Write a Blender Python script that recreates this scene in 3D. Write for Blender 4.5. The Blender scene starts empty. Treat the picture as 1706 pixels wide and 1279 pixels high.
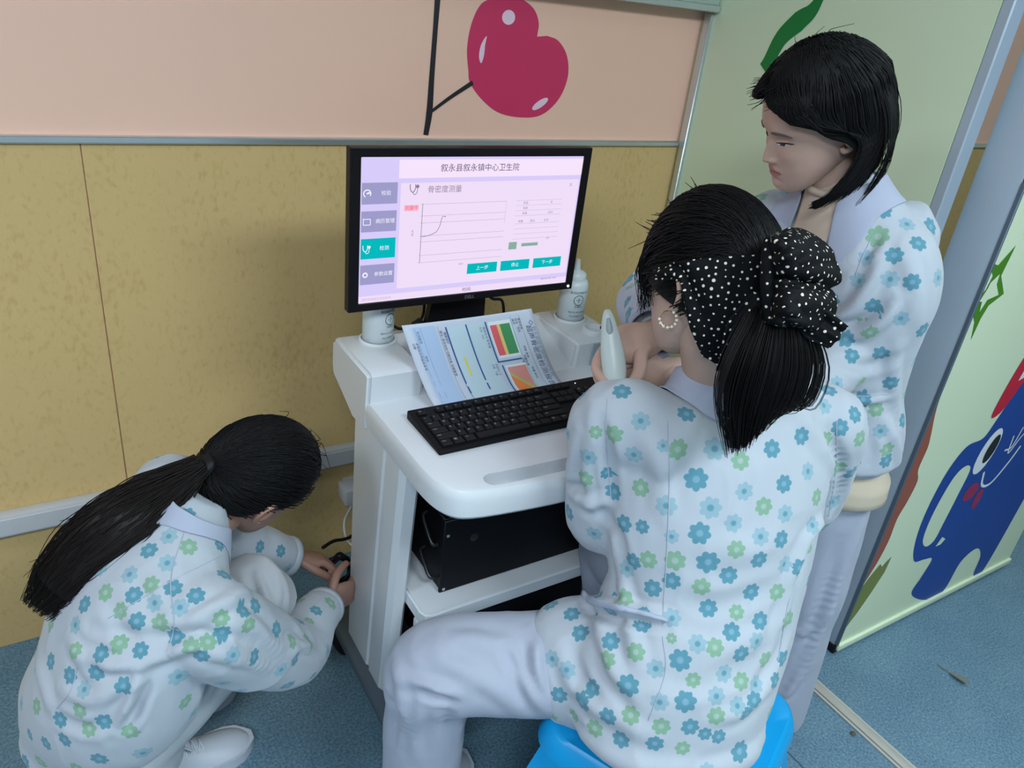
import bpy, bmesh, math, random
import numpy as np
from mathutils import Vector, Matrix, Euler
from mathutils.bvhtree import BVHTree
from mathutils.kdtree import KDTree
random.seed(7); np.random.seed(7)
S = bpy.context.scene
COL = S.collection
# ------------------------------------------------------------------ camera
CR = np.array([[0.85054425, -0.15189312, 0.50349078],
               [-0.51448006, -0.43878153, 0.73673675],
               [0.10901721, -0.88566317, -0.45134909]])   # columns: right, down, forward
CC = np.array([0.0, 0.0, 1.53]); FPX = 1284.4
cam_d = bpy.data.cameras.new('camera'); cam = bpy.data.objects.new('camera', cam_d); COL.objects.link(cam)
cam_d.sensor_width = 36.0; cam_d.lens = FPX / 1706 * 36.0; cam_d.clip_start = 0.02
cam.matrix_world = Matrix(((CR[0, 0], -CR[0, 1], -CR[0, 2], 0), (CR[1, 0], -CR[1, 1], -CR[1, 2], 0),
                           (CR[2, 0], -CR[2, 1], -CR[2, 2], 1.53), (0, 0, 0, 1)))
S.camera = cam
# ------------------------------------------------------------------ light and exposure
W = bpy.data.worlds.new('world'); S.world = W; W.use_nodes = True
W.node_tree.nodes['Background'].inputs[0].default_value = (0.75, 0.86, 1.0, 1)
W.node_tree.nodes['Background'].inputs[1].default_value = 0.05
S.view_settings.view_transform = 'Standard'; S.view_settings.look = 'None'
S.view_settings.gamma = 1.0; S.view_settings.use_curve_mapping = False
S.view_settings.exposure = 0.0
LAMPS = [(-0.9, -1.1, 58), (1.0, -0.8, 50), (-1.8, 0.5, 26), (2.9, 0.2, 17)]
def area(loc, power, size):
    d = bpy.data.lights.new('ceiling_lamp_light', 'AREA'); d.shape = 'RECTANGLE'; d.size, d.size_y = size
    d.energy = power; d.color = (0.79, 0.91, 0.985)
    o = bpy.data.objects.new('ceiling_lamp_light', d); COL.objects.link(o); o.location = loc
    return o
# ------------------------------------------------------------------ helpers
def lin(r, g, b):
    f = lambda v: v / 12.92 if v <= 0.04045 else ((v + 0.055) / 1.055) ** 2.4
    return (f(r / 255), f(g / 255), f(b / 255), 1.0)
MATS = {}
def mat(name, col, rough=0.5, metal=0.0, noise=0.0, nscale=40.0, bump=0.0, bscale=200.0, spec=0.5, sheen=0.0, sss=0.0, emit=None, estr=1.0, alpha=1.0, trans=0.0):
    if name in MATS: return MATS[name]
    m = bpy.data.materials.new(name); m.use_nodes = True; MATS[name] = m
    nt = m.node_tree; N = nt.nodes; L = nt.links; b = N['Principled BSDF']
    b.inputs['Base Color'].default_value = col; b.inputs['Roughness'].default_value = rough
    b.inputs['Metallic'].default_value = metal; b.inputs['Specular IOR Level'].default_value = spec
    if sheen: b.inputs['Sheen Weight'].default_value = sheen
    if sss:
        b.inputs['Subsurface Weight'].default_value = sss; b.inputs['Subsurface Radius'].default_value = (0.012, 0.005, 0.003); b.inputs['Subsurface Scale'].default_value = 1.0
    if trans: b.inputs['Transmission Weight'].default_value = trans
    if emit: b.inputs['Emission Color'].default_value = emit; b.inputs['Emission Strength'].default_value = estr
    tc = N.new('ShaderNodeTexCoord')
    if noise:
        n = N.new('ShaderNodeTexNoise'); n.inputs['Scale'].default_value = nscale; n.inputs['Detail'].default_value = 4
        L.new(tc.outputs['Object'], n.inputs['Vector'])
        mx = N.new('ShaderNodeMix'); mx.data_type = 'RGBA'
        mx.inputs[6].default_value = tuple(max(0, c * (1 - noise)) for c in col[:3]) + (1,)
        mx.inputs[7].default_value = tuple(min(1, c * (1 + noise)) for c in col[:3]) + (1,)
        L.new(n.outputs['Fac'], mx.inputs[0]); L.new(mx.outputs[2], b.inputs['Base Color'])
    if bump:
        n2 = N.new('ShaderNodeTexNoise'); n2.inputs['Scale'].default_value = bscale; n2.inputs['Detail'].default_value = 3
        L.new(tc.outputs['Object'], n2.inputs['Vector'])
        bp = N.new('ShaderNodeBump'); bp.inputs['Strength'].default_value = bump; bp.inputs['Distance'].default_value = 0.002
        L.new(n2.outputs['Fac'], bp.inputs['Height']); L.new(bp.outputs['Normal'], b.inputs['Normal'])
    return m
def empty(name, loc, label=None, cat=None, group=None):
    o = bpy.data.objects.new(name, None); COL.objects.link(o); o.location = loc; o.empty_display_size = 0.05
    tag(o, label, cat, group); return o
def tag(o, label=None, cat=None, group=None, kind=None):
    if label: o['label'] = label
    if cat: o['category'] = cat
    if group: o['group'] = group
    if kind: o['kind'] = kind
    return o
def wloc(o):
    v = Vector(o.location)
    while o.parent: o = o.parent; v = v + Vector(o.location)
    return v
def mesh_ob(name, me, m=None, parent=None, loc=None, smooth=None):
    """mesh coordinates are relative to loc; loc is in world space (no rotated parents are used)"""
    o = bpy.data.objects.new(name, me); COL.objects.link(o)
    if m is not None and not me.materials: me.materials.append(m)
    l = Vector(loc) if loc is not None else Vector((0, 0, 0))
    if parent is not None:
        o.parent = parent; l = l - wloc(parent)
    o.location = l
    if smooth is not None: shade(me, smooth)
    return o
def shade(me, angle):
    me.polygons.foreach_set('use_smooth', [True] * len(me.polygons))
    if angle < 179:
        bm = bmesh.new(); bm.from_mesh(me); a = math.radians(angle)
        for e in bm.edges:
            if len(e.link_faces) == 2 and e.calc_face_angle(0) > a: e.smooth = False
        bm.to_mesh(me); bm.free()
def me_from(name, verts, faces):
    me = bpy.data.meshes.new(name); me.from_pydata([tuple(v) for v in verts], [], [tuple(f) for f in faces]); me.update(); return me
def bm_me(bm, name):
    bmesh.ops.recalc_face_normals(bm, faces=bm.faces)
    me = bpy.data.meshes.new(name); bm.to_mesh(me); bm.free(); return me
def bm_box(bm, lo, hi, bevel=0.0, seg=2):
    r = bmesh.ops.create_cube(bm, size=1.0); vs = r['verts']
    for v in vs:
        v.co = Vector([lo[i] + (v.co[i] + 0.5) * (hi[i] - lo[i]) for i in range(3)])
    if bevel:
        es = list({e for v in vs for e in v.link_edges})
        bmesh.ops.bevel(bm, geom=es, offset=bevel, segments=seg, affect='EDGES', profile=0.5)
def box(name, lo, hi, m, parent=None, bevel=0.0, seg=2, smooth=40):
    bm = bmesh.new(); bm_box(bm, lo, hi, bevel, seg); me = bm_me(bm, name)
    return mesh_ob(name, me, m, parent, smooth=smooth if bevel else None)
def bm_prism(bm, pts, fn0, fn1, bevel=0.0):
    """closed 2D polygon pts extruded between two maps fn0/fn1 (2D -> 3D)"""
    a = [bm.verts.new(fn0(p)) for p in pts]; b = [bm.verts.new(fn1(p)) for p in pts]
    n = len(pts); fs = [bm.faces.new(a), bm.faces.new(list(reversed(b)))]
    for i in range(n): fs.append(bm.faces.new((a[i], b[i], b[(i + 1) % n], a[(i + 1) % n])))
    return a, b, fs
def lathe(name, prof, m, parent=None, loc=(0, 0, 0), n=32, smooth=50):
    bm = bmesh.new(); rings = []
    for r, z in prof:
        if r < 1e-6: rings.append([bm.verts.new((0, 0, z))])
        else: rings.append([bm.verts.new((r * math.cos(2 * math.pi * i / n), r * math.sin(2 * math.pi * i / n), z)) for i in range(n)])
    for A, B in zip(rings, rings[1:]):
        if len(A) == 1 and len(B) == 1: continue
        for i in range(n):
            j = (i + 1) % n
            if len(A) == 1: bm.faces.new((A[0], B[i], B[j]))
            elif len(B) == 1: bm.faces.new((A[i], B[0], A[j]))
            else: bm.faces.new((A[i], B[i], B[j], A[j]))
    me = bm_me(bm, name); return mesh_ob(name, me, m, parent, loc, smooth)
def crom(pts, k=6):
    """Catmull-Rom resample of an (n,d) array, k steps per span"""
    P = np.array(pts, float); n = len(P)
    if n < 3: 
        t = np.linspace(0, 1, k * (n - 1) + 1)[:, None]; return P[0] + (P[-1] - P[0]) * t
    Q = np.vstack([2 * P[0] - P[1], P, 2 * P[-1] - P[-2]]); out = []
    for i in range(1, n):
        p0, p1, p2, p3 = Q[i - 1], Q[i], Q[i + 1], Q[i + 2]
        for j in range(k):
            t = j / k
            out.append(0.5 * ((2 * p1) + (-p0 + p2) * t + (2 * p0 - 5 * p1 + 4 * p2 - p3) * t * t + (-p0 + 3 * p1 - 3 * p2 + p3) * t ** 3))
    out.append(P[-1]); return np.array(out)
def tube_vf(path, rad, n=10, side=None, cap=True):
    """path (k,3), rad scalar | (k,) | (k,2) ; side = reference direction of the first radius"""
    P = np.array(path, float); k = len(P); R = np.array(rad, float)
    if R.ndim == 0: R = np.full((k, 2), float(R))
    elif R.ndim == 1: R = np.stack([R, R], 1)
    T = np.gradient(P, axis=0); T /= np.linalg.norm(T, axis=1)[:, None] + 1e-12
    s = np.array(side, float) if side is not None else (np.array([0, 0, 1.0]) if abs(T[0][2]) < 0.9 else np.array([1.0, 0, 0]))
    V = []; F = []
    th = np.linspace(0, 2 * np.pi, n, endpoint=False)
    for i in range(k):
        sd = s if s.ndim == 1 else s[i]
        a = sd - T[i] * (sd @ T[i]); a /= np.linalg.norm(a) + 1e-12; b = np.cross(T[i], a)
        if s.ndim == 1 and side is None: s = a
        for t in th: V.append(P[i] + a * R[i, 0] * math.cos(t) + b * R[i, 1] * math.sin(t))
    for i in range(k - 1):
        for j in range(n):
            q = (j + 1) % n; F.append((i * n + j, i * n + q, (i + 1) * n + q, (i + 1) * n + j))
    if cap:
        c0 = len(V); V.append(P[0]); V.append(P[-1])
        for j in range(n):
            q = (j + 1) % n; F.append((c0, q, j)); F.append((c0 + 1, (k - 1) * n + j, (k - 1) * n + q))
    return V, F
def merge(parts):
    V = []; F = []
    for v, f in parts:
        o = len(V); V += list(v); F += [tuple(i + o for i in q) for q in f]
    return V, F
def tube(name, pts, r, m, parent=None, n=8, k=8, side=None):
    v, f = tube_vf(crom(pts, k), r, n, side); me = me_from(name, v, f); return mesh_ob(name, me, m, parent, smooth=60)
def ray(px, py):
    d = CR @ np.array([px - 853, py - 639.5, FPX]); return d / np.linalg.norm(d)
def at(px, py, d): return CC + ray(px, py) * d
def atz(px, py, z):
    r = ray(px, py); return CC + r * ((z - 1.53) / r[2])
def aty(px, py, y):
    r = ray(px, py); return CC + r * (y / r[1])
def text_me(s, size, align='LEFT'):
    cu = bpy.data.curves.new('txt', 'FONT'); cu.body = s; cu.size = size; cu.align_x = align; cu.align_y = 'CENTER'; cu.resolution_u = 2
    o = bpy.data.objects.new('txt', cu); COL.objects.link(o)
    dg = bpy.context.evaluated_depsgraph_get(); me = bpy.data.meshes.new_from_object(o.evaluated_get(dg))
    bpy.data.objects.remove(o); bpy.data.curves.remove(cu); return me
def flat_poly(name, pts3, m, parent=None):
    from mathutils.geometry import tessellate_polygon
    tri = tessellate_polygon([[Vector(p) for p in pts3]]); P = [Vector(p) for p in pts3]; out = []
    nrm_ = sum(((P[b] - P[a]).cross(P[c] - P[a]) for a, b, c in tri), Vector())
    for a, b, c in tri: out.append((a, b, c) if (P[b] - P[a]).cross(P[c] - P[a]).dot(nrm_) > 0 else (a, c, b))
    return mesh_ob(name, me_from(name, pts3, out), m, parent)
# ------------------------------------------------------------------ setting
YW = 1.72; XR = 1.66; ZC = 2.65
def struct(o): o['kind'] = 'structure'; return o
M_pink = mat('pink_wall_paint', (0.87, 0.54, 0.42, 1), 0.6, noise=0.03, nscale=3)
M_ceil = mat('unseen_ceiling_grey', (0.5, 0.52, 0.54, 1), 0.8, noise=0.02)  # unseen ceiling, kept mid grey to cut bounced fill light
M_alu = mat('aluminium', (0.62, 0.68, 0.72, 1), 0.35, 0.85, noise=0.05, nscale=30)
M_green = mat('pale_green_paint', (0.68, 0.79, 0.57, 1), 0.45, noise=0.03, nscale=2.5)
M_steel = mat('blue_grey_steel', lin(172, 186, 200), 0.42, 0.15, noise=0.06, nscale=6)
M_trunk = mat('trunking_plastic', lin(190, 190, 194), 0.45, noise=0.03)
M_black = mat('black_plastic', (0.006, 0.006, 0.008, 1), 0.5, noise=0.1, spec=0.25)
# yellow fabric wall cladding
def fabric_mat():
    m = mat('yellow_fabric', lin(190, 168, 92), 0.9, bump=0.35, bscale=320)
    nt = m.node_tree; N = nt.nodes; L = nt.links; b = N['Principled BSDF']
    tc = N.new('ShaderNodeTexCoord'); mp = N.new('ShaderNodeMapping'); mp.inputs['Scale'].default_value = (1.0, 1.0, 0.55)
    L.new(tc.outputs['Object'], mp.inputs['Vector'])
    def noise(s, d): 
        n = N.new('ShaderNodeTexNoise'); n.inputs['Scale'].default_value = s; n.inputs['Detail'].default_value = d; L.new(mp.outputs['Vector'], n.inputs['Vector']); return n
    a = noise(95, 3); c = noise(7, 3); r = N.new('ShaderNodeValToRGB')
    r.color_ramp.elements[0].position = 0.33; r.color_ramp.elements[0].color = lin(195, 162, 104)
    r.color_ramp.elements[1].position = 0.5; r.color_ramp.elements[1].color = lin(207, 176, 121)
    ad = N.new('ShaderNodeMath'); ad.operation = 'MULTIPLY_ADD'; ad.inputs[1].default_value = 0.3; 
    L.new(c.outputs['Fac'], ad.inputs[0]); sb = N.new('ShaderNodeMath'); sb.operation = 'MULTIPLY'; sb.inputs[1].default_value = 0.75
    L.new(a.outputs['Fac'], sb.inputs[0]); L.new(sb.outputs[0], ad.inputs[2]); L.new(ad.outputs[0], r.inputs['Fac']); L.new(r.outputs['Color'], b.inputs['Base Color'])
    return m
M_fabric = fabric_mat()
def floor_mat():
    m = mat('blue_vinyl', lin(95, 140, 170), 0.38, bump=0.04, bscale=500, spec=0.35)
    nt = m.node_tree; N = nt.nodes; L = nt.links; b = N['Principled BSDF']; tc = N.new('ShaderNodeTexCoord')
    n = N.new('ShaderNodeTexNoise'); n.inputs['Scale'].default_value = 170; n.inputs['Detail'].default_value = 3; n.inputs['Roughness'].default_value = 0.65
    n2 = N.new('ShaderNodeTexNoise'); n2.inputs['Scale'].default_value = 9; n2.inputs['Detail'].default_value = 4
    L.new(tc.outputs['Object'], n.inputs['Vector']); L.new(tc.outputs['Object'], n2.inputs['Vector'])
    ad = N.new('ShaderNodeMath'); ad.operation = 'MULTIPLY_ADD'; ad.inputs[1].default_value = 0.18; L.new(n2.outputs['Fac'], ad.inputs[0]); L.new(n.outputs['Fac'], ad.inputs[2])
    r = N.new('ShaderNodeValToRGB'); e = r.color_ramp.elements
    e[0].position = 0.36; e[0].color = lin(68, 96, 116); e[1].position = 0.8; e[1].color = lin(126, 154, 168)
    k = e.new(0.56); k.color = lin(94, 126, 146)
    L.new(ad.outputs[0], r.inputs['Fac']); L.new(r.outputs['Color'], b.inputs['Base Color'])
    return m
M_floor = floor_mat()
floor = struct(box('floor', (-3.0, -3.0, -0.1), (4.4, YW + 0.1, 0.0), M_floor))
struct(box('ceiling', (-3.0, -3.0, ZC), (4.4, YW + 0.1, ZC + 0.1), M_ceil))
wall_back = struct(box('wall_back', (-3.0, YW + 0.004, 0), (4.4, YW + 0.14, ZC), M_pink))
# yellow cladding panels below the dado trim, joints open 2 mm
for x0, x1 in ((-3.0, -1.11), (-1.108, 0.109), (0.111, 1.33), (1.332, 1.659), (1.81, 3.0), (3.002, 4.4)):
    box('dado_panel', (x0, YW - 0.002, 0.0), (x1, YW + 0.006, 1.182), M_fabric, wall_back, 0.0012, 1)
for x0, x1 in ((-3.0, 1.648), (1.81, 4.4)):
    box('dado_trim', (x0, YW - 0.012, 1.181), (x1, YW + 0.006, 1.196), M_alu, wall_back, 0.003, 1)
tk = struct(box('trim_1', (-3.0, YW - 0.03, 0.332), (1.655, YW - 0.002, 0.388), M_trunk, None, 0.004, 2))
box('trunking_lid', (-3.0, YW - 0.034, 0.338), (1.655, YW - 0.029, 0.382), M_trunk, tk, 0.0015, 1)
M_far = mat('unseen_wall_grey', (0.36, 0.36, 0.38, 1), 0.7, noise=0.03, nscale=3)  # walls out of view, greyed so shadows get less fill
struct(box('wall_left', (-3.1, -3.0, 0), (-3.0, YW, ZC), M_far))
struct(box('wall_front', (-3.0, -3.1, 0), (4.4, -3.0, ZC), M_far))
struct(box('wall_far', (4.4, -3.0, 0), (4.5, YW, ZC), M_green))
wall_right = struct(box('wall_right', (XR, 0.93, 0), (XR + 0.085, YW + 0.003, ZC), M_green))
box('jamb_steel', (XR + 0.0005, 0.905, 0), (XR + 0.045, 0.93, ZC), M_steel, wall_right, 0.003, 1)
box('corner_trim', (XR - 0.012, YW - 0.035, 0), (XR + 0.001, YW - 0.0125, 1.535), M_alu, wall_right, 0.002, 1)
struct(box('wall_right_near', (XR, -3.0, 0), (XR + 0.085, -0.45, ZC), M_green)); 
bpy.data.objects['wall_right_near'].name = 'wall_entry'
struct(box('trim_2', (XR, -0.45, 2.1), (XR + 0.085, 0.905, ZC), M_green))
# vinyl joint, threshold strip
M_strip = mat('threshold_aluminium', lin(196, 192, 184), 0.4, 0.3, noise=0.08, nscale=25)
st = empty('threshold_strip', (1.578, 0.4, 0)); tag(st, kind='structure'); st.name = 'trim_3'
box('strip_rib', (1.566, -0.5, 0.0), (1.590, 0.86, 0.006), M_strip, st, 0.002, 2)
box('strip_edge', (1.556, -0.5, 0.0), (1.565, 0.86, 0.0035), M_strip, st, 0.0015, 1)
box('strip_edge', (1.591, -0.5, 0.0), (1.600, 0.86, 0.0035), M_strip, st, 0.0015, 1)
M_joint = mat('vinyl_joint', lin(52, 84, 108), 0.6)
box('vinyl_joint', (1.345, -0.5, -0.001), (1.349, 0.72, 0.0006), M_joint, floor)
# wall box above the pink wall (only its lower edge shows)
M_pale = mat('pale_green_plastic', lin(170, 190, 178), 0.4, noise=0.03)
wb = empty('wall_box', (0.9, YW, 1.54), 'pale grey-green wall box mounted above the pink wall, lower edge in view', 'wall box')
box('box_body', (0.2, YW - 0.05, 1.545), (XR - 0.002, YW + 0.003, 1.80), M_pale, wb, 0.006, 2)
box('box_frame', (0.2, YW - 0.056, 1.538), (XR - 0.002, YW - 0.049, 1.556), M_alu, wb, 0.002, 1)
# door leaf standing open in the next room, parallel to the back wall
door = empty('door_1', (1.72, 0.85, 0)); tag(door, kind='structure')
box('door_leaf', (1.722, 0.795, 0.022), (2.63, 0.893, 2.08), M_steel, door, 0.004, 2)
box('door_face', (1.726, 0.789, 0.03), (2.626, 0.796, 1.30), M_green, door, 0.0015, 1)
box('face_frame', (1.7225, 0.7885, 1.30), (2.6295, 0.796, 1.316), mat('dark_frame', lin(70, 86, 98), 0.5), door, 0.001, 1)
box('kick_strip', (1.724, 0.781, 0.012), (2.628, 0.791, 0.034), M_green, door, 0.003, 2)
box('corner_foot', (1.716, 0.788, 0.0), (1.732, 0.86, 0.026), M_black, door, 0.004, 2)
box('hinge_edge', (1.7205, 0.786, 0.03), (1.727, 0.796, 1.30), mat('hinge_grey', lin(96, 112, 128), 0.5, 0.3), door, 0.001, 1)
# ---- painted murals: flat paint, 1 mm proud of the wall
def paint(col, name): return mat(name, col, 0.5, noise=0.05, nscale=12)
P_heart = paint(lin(206, 46, 96), 'paint_crimson'); P_blk = paint((0.012, 0.010, 0.016, 1), 'paint_black'); P_hi = paint(lin(235, 205, 222), 'paint_highlight')
P_grn = paint(lin(0, 122, 52), 'paint_green'); P_star = paint(lin(66, 128, 22), 'paint_leaf_green'); P_blue = paint(lin(22, 66, 150), 'paint_blue')
P_wht = paint(lin(225, 232, 235), 'paint_white'); P_red = paint(lin(196, 20, 56), 'paint_red'); P_brn = paint(lin(150, 84, 66), 'paint_brown'); P_olv = paint(lin(120, 130, 62), 'paint_olive'); P_pg = M_green; P_chk = paint(lin(150, 40, 84), 'paint_rose')
def smooth2(pts, k=6, closed=True):
    P = list(pts)
    if closed: 
        n = len(P); Q = crom(P[-2:] + P + P[:2], k); return [tuple(q) for q in Q[2 * k: (2 + n) * k]]
    return [tuple(q) for q in crom(P, k)]
def stroke(pts, w, k=6):
    P = crom(pts, k); T = np.gradient(P, axis=0); T /= np.linalg.norm(T, axis=1)[:, None]; Nn = np.stack([-T[:, 1], T[:, 0]], 1)
    W_ = np.array(w, float); W_ = np.full(len(P), W_) if W_.ndim == 0 else np.interp(np.linspace(0, 1, len(P)), np.linspace(0, 1, len(W_)), W_)
    a = P + Nn * W_[:, None] / 2; b = P - Nn * W_[:, None] / 2
    return [tuple(q) for q in a] + [tuple(q) for q in b[::-1]]
def back_paint(name, pts, m, lift=0.0008): return flat_poly(name, [(x, YW + 0.004 - lift, z) for x, z in pts], m, wall_back)
def right_paint(name, pts, m, lift=0.0008): return flat_poly(name, [(XR - lift, y, z) for y, z in pts], m, wall_right)
def door_paint(name, pts, m, lift=0.0006): return flat_poly(name, [(x, 0.789 - lift, z) for x, z in pts], m, door)
heart = [(1.006, 1.516), (0.965, 1.497), (0.943, 1.455), (0.936, 1.40), (0.944, 1.352), (0.951, 1.325), (0.985, 1.29), (1.035, 1.26), (1.10, 1.249), (1.165, 1.256), (1.213, 1.295), (1.233, 1.35), (1.222, 1.40), (1.19, 1.433), (1.155, 1.442)]
heart = smooth2(heart, 5, False) + smooth2([(1.126, 1.438), (1.126, 1.47), (1.105, 1.50), (1.06, 1.518), (1.006, 1.516)], 5, False)[:-1]
back_paint('mural_heart', heart, P_heart)
def blob(cx, cz, a, b, ang, n=20): 
    c, s = math.cos(ang), math.sin(ang); return [(cx + a * math.cos(t) * c - b * math.sin(t) * s, cz + a * math.cos(t) * s + b * math.sin(t) * c) for t in [2 * math.pi * i / n for i in range(n)]]
back_paint('mural_highlight', blob(1.04, 1.474, 0.018, 0.016, 0), P_hi, 0.0012)
back_paint('mural_highlight', smooth2([(0.985, 1.43), (0.972, 1.41), (0.969, 1.385), (0.976, 1.37), (0.982, 1.385), (0.983, 1.41)]), P_hi, 0.0012)
back_paint('mural_highlight', blob(1.158, 1.283, 0.026, 0.009, 0.55), P_hi, 0.0012)
back_paint('mural_stem', stroke([(0.853, 1.54), (0.851, 1.44), (0.849, 1.34), (0.848, 1.255), (0.842, 1.203)], [0.015, 0.012, 0.013, 0.016, 0.013]), P_blk, 0.0014)
back_paint('mural_stem', stroke([(0.85, 1.255), (0.90, 1.29), (0.958, 1.326)], [0.007, 0.009, 0.011]), P_blk, 0.0017)
back_paint('mural_leaf', smooth2([(-0.06, 1.52), (-0.03, 1.475), (0.0, 1.455), (0.015, 1.475), (0.0, 1.52)]), P_grn)
right_paint('mural_vine', stroke([(1.475, 1.425), (1.462, 1.445), (1.44, 1.50), (1.40, 1.54), (1.37, 1.565), (1.352, 1.60)], [0.03, 0.036, 0.042, 0.05, 0.036, 0.02]), P_grn)
# star outline, trunk, bush and blue animal on the door leaf
star = [(1.788, 1.167), (1.779, 1.099), (1.824, 1.053), (1.778, 1.03), (1.767, 0.999), (1.763, 0.948), (1.746, 0.994), (1.728, 1.012), (1.728, 1.06), (1.738, 1.072), (1.744, 1.102), (1.728, 1.114), (1.728, 1.13), (1.747, 1.125)]
door_paint('mural_star', star, P_star)
door_paint('mural_star_centre', [(1.768, 1.104), (1.773, 1.08), (1.80, 1.053), (1.76, 1.045), (1.748, 1.018), (1.740, 1.043), (1.729, 1.045), (1.742, 1.074), (1.744, 1.087)], P_pg, 0.0014)
door_paint('mural_trunk', smooth2([(1.7275, 0.86), (1.735, 0.78), (1.76, 0.70), (1.77, 0.66), (1.768, 0.60), (1.788, 0.56), (1.78, 0.50), (1.765, 0.45), (1.768, 0.38), (1.755, 0.31), (1.7275, 0.24)], 4, False), P_brn)
door_paint('mural_bush', [(1.7275, 0.235), (1.745, 0.262), (1.775, 0.30), (1.79, 0.285), (1.80, 0.298), (1.818, 0.31), (1.815, 0.26), (1.79, 0.20), (1.76, 0.14), (1.7275, 0.09)], P_olv, 0.0009)
body = [(1.96, 0.245), (1.925, 0.30), (1.905, 0.38), (1.905, 0.47), (1.925, 0.56), (1.97, 0.62), (2.04, 0.63), (2.07, 0.68), (2.11, 0.77), (2.17, 0.87), (2.30, 0.90), (2.42, 0.86), (2.50, 0.70), (2.52, 0.50), (2.50, 0.30), (2.46, 0.04), (2.40, 0.04), (2.385, 0.12), (2.33, 0.17), (2.26, 0.14), (2.235, 0.035), (2.14, 0.035), (2.03, 0.10), (2.045, 0.16), (2.06, 0.22), (2.01, 0.235)]
door_paint('mural_animal', smooth2(body, 5), P_blue)
door_paint('mural_ear', smooth2([(1.985, 0.29), (1.95, 0.33), (1.945, 0.42), (1.97, 0.52), (2.01, 0.55), (2.045, 0.53), (2.04, 0.45), (2.03, 0.36), (2.02, 0.30)]), P_pg, 0.0010)
door_paint('mural_eye', blob(2.10, 0.575, 0.042, 0.072, -0.25), P_wht, 0.0012)
door_paint('mural_pupil', blob(2.115, 0.58, 0.024, 0.045, -0.25), P_blk, 0.0015)
door_paint('mural_cheek', blob(2.11, 0.44, 0.035, 0.03, 0), P_chk, 0.0012)
door_paint('mural_cheek', blob(2.17, 0.40, 0.02, 0.035, 0), P_chk, 0.0012)
door_paint('mural_smile', stroke([(2.135, 0.50), (2.16, 0.45), (2.21, 0.445), (2.26, 0.50), (2.29, 0.55)], 0.009), P_wht, 0.0012)
door_paint('mural_smile', stroke([(2.20, 0.555), (2.235, 0.56), (2.25, 0.62)], 0.006), P_wht, 0.0012)
door_paint('mural_smile', stroke([(2.215, 0.60), (2.23, 0.54), (2.26, 0.58), (2.28, 0.60)], 0.006), P_wht, 0.0014)
door_paint('mural_tuft', [(2.045, 0.27), (2.06, 0.30), (2.085, 0.285), (2.07, 0.27)], P_pg, 0.0012)
door_paint('mural_scarf', smooth2([(2.03, 0.70), (2.045, 0.80), (2.075, 0.88), (2.12, 0.93), (2.20, 0.93), (2.16, 0.84), (2.11, 0.76), (2.07, 0.70)]), P_red, 0.0010)
door_paint('mural_collar', [(2.09, 0.79), (2.105, 0.86), (2.125, 0.845), (2.15, 0.90), (2.20, 0.88), (2.17, 0.83), (2.13, 0.80)], P_wht, 0.0012)
# ceiling lamps
M_lampbody = mat('lamp_frame', (0.8, 0.8, 0.8, 1), 0.5); M_lampglow = mat('lamp_diffuser', (0.9, 0.9, 0.9, 1), 0.6, emit=(0.76, 0.91, 1.0, 1), estr=2.2)
names = ['flat ceiling light panel above and behind the viewer, left', 'flat ceiling light panel above the seated woman', 'flat ceiling light panel near the pink wall', 'flat ceiling light panel in the next room']
for (x, y, p), lab in zip(LAMPS, names):
    e = empty('ceiling_light', (x, y, ZC), lab, 'ceiling light', 'ceiling light panels')
    box('frame', (x - 0.62, y - 0.32, ZC - 0.04), (x + 0.62, y + 0.32, ZC), M_lampbody, e, 0.006, 1)
    box('diffuser', (x - 0.58, y - 0.28, ZC - 0.046), (x + 0.58, y + 0.28, ZC - 0.041), M_lampglow, e)
    area((x, y, ZC - 0.055), p, (1.16, 0.56))
# small things on the floor
def dry_leaf():
    a = np.array(atz(1562, 1107, 0.003)); b = np.array(atz(1612, 1142, 0.003)); d = b - a; n = np.array([-d[1], d[0], 0]) / np.linalg.norm(d)
    V = []; F = []; ws = [0.0006, 0.0008, 0.0010, 0.006, 0.010, 0.011, 0.008, 0.001]; ts = [0, .2, .4, .5, .65, .8, .92, 1]
    for t, w in zip(ts, ws):
        c = a + d * t + np.array([0, 0, 0.002 + 0.006 * t * t]); V += [c + n * w + [0, 0, w * 0.5], c - [0, 0, 0.0008], c - n * w + [0, 0, w * 0.5]]
    for i in range(len(ts) - 1):
        for j in (0, 1): F.append((3 * i + j, 3 * i + j + 1, 3 * i + j + 4, 3 * i + j + 3))
    o = mesh_ob('dry_leaf', me_from('dry_leaf', V, F), mat('dry_leaf', lin(112, 118, 112), 0.8, noise=0.3, nscale=120)); o.modifiers.new('thick', 'SOLIDIFY').thickness = 0.0012
    tag(o, 'small dry grey-brown leaf lying on the blue floor', 'leaf')
dry_leaf()
p = atz(1421, 1223, 0.0)
o = lathe('crumb', [(0, 0), (0.006, 0.0005), (0.0075, 0.003), (0.005, 0.006), (0, 0.007)], mat('crumb_brown', lin(86, 84, 66), 0.9, noise=0.4, nscale=300), None, p, 9)
tag(o, 'tiny brown crumb on the blue floor beside the metal strip', 'crumb')
c = [atz(x, y, 0.006) for x, y in ((1706, 872), (1690, 864), (1676, 862))] 
o = tube('floor_cable', [(3.3, 1.2, 0.006), (3.05, 1.0, 0.006), tuple(c[0] * 1.0), tuple(c[1]), tuple(c[2]), (2.78, 0.98, 0.006), (2.72, 1.15, 0.006)], 0.006, M_black)
tag(o, 'thin black cable on the floor behind the painted door', 'cable')
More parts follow.
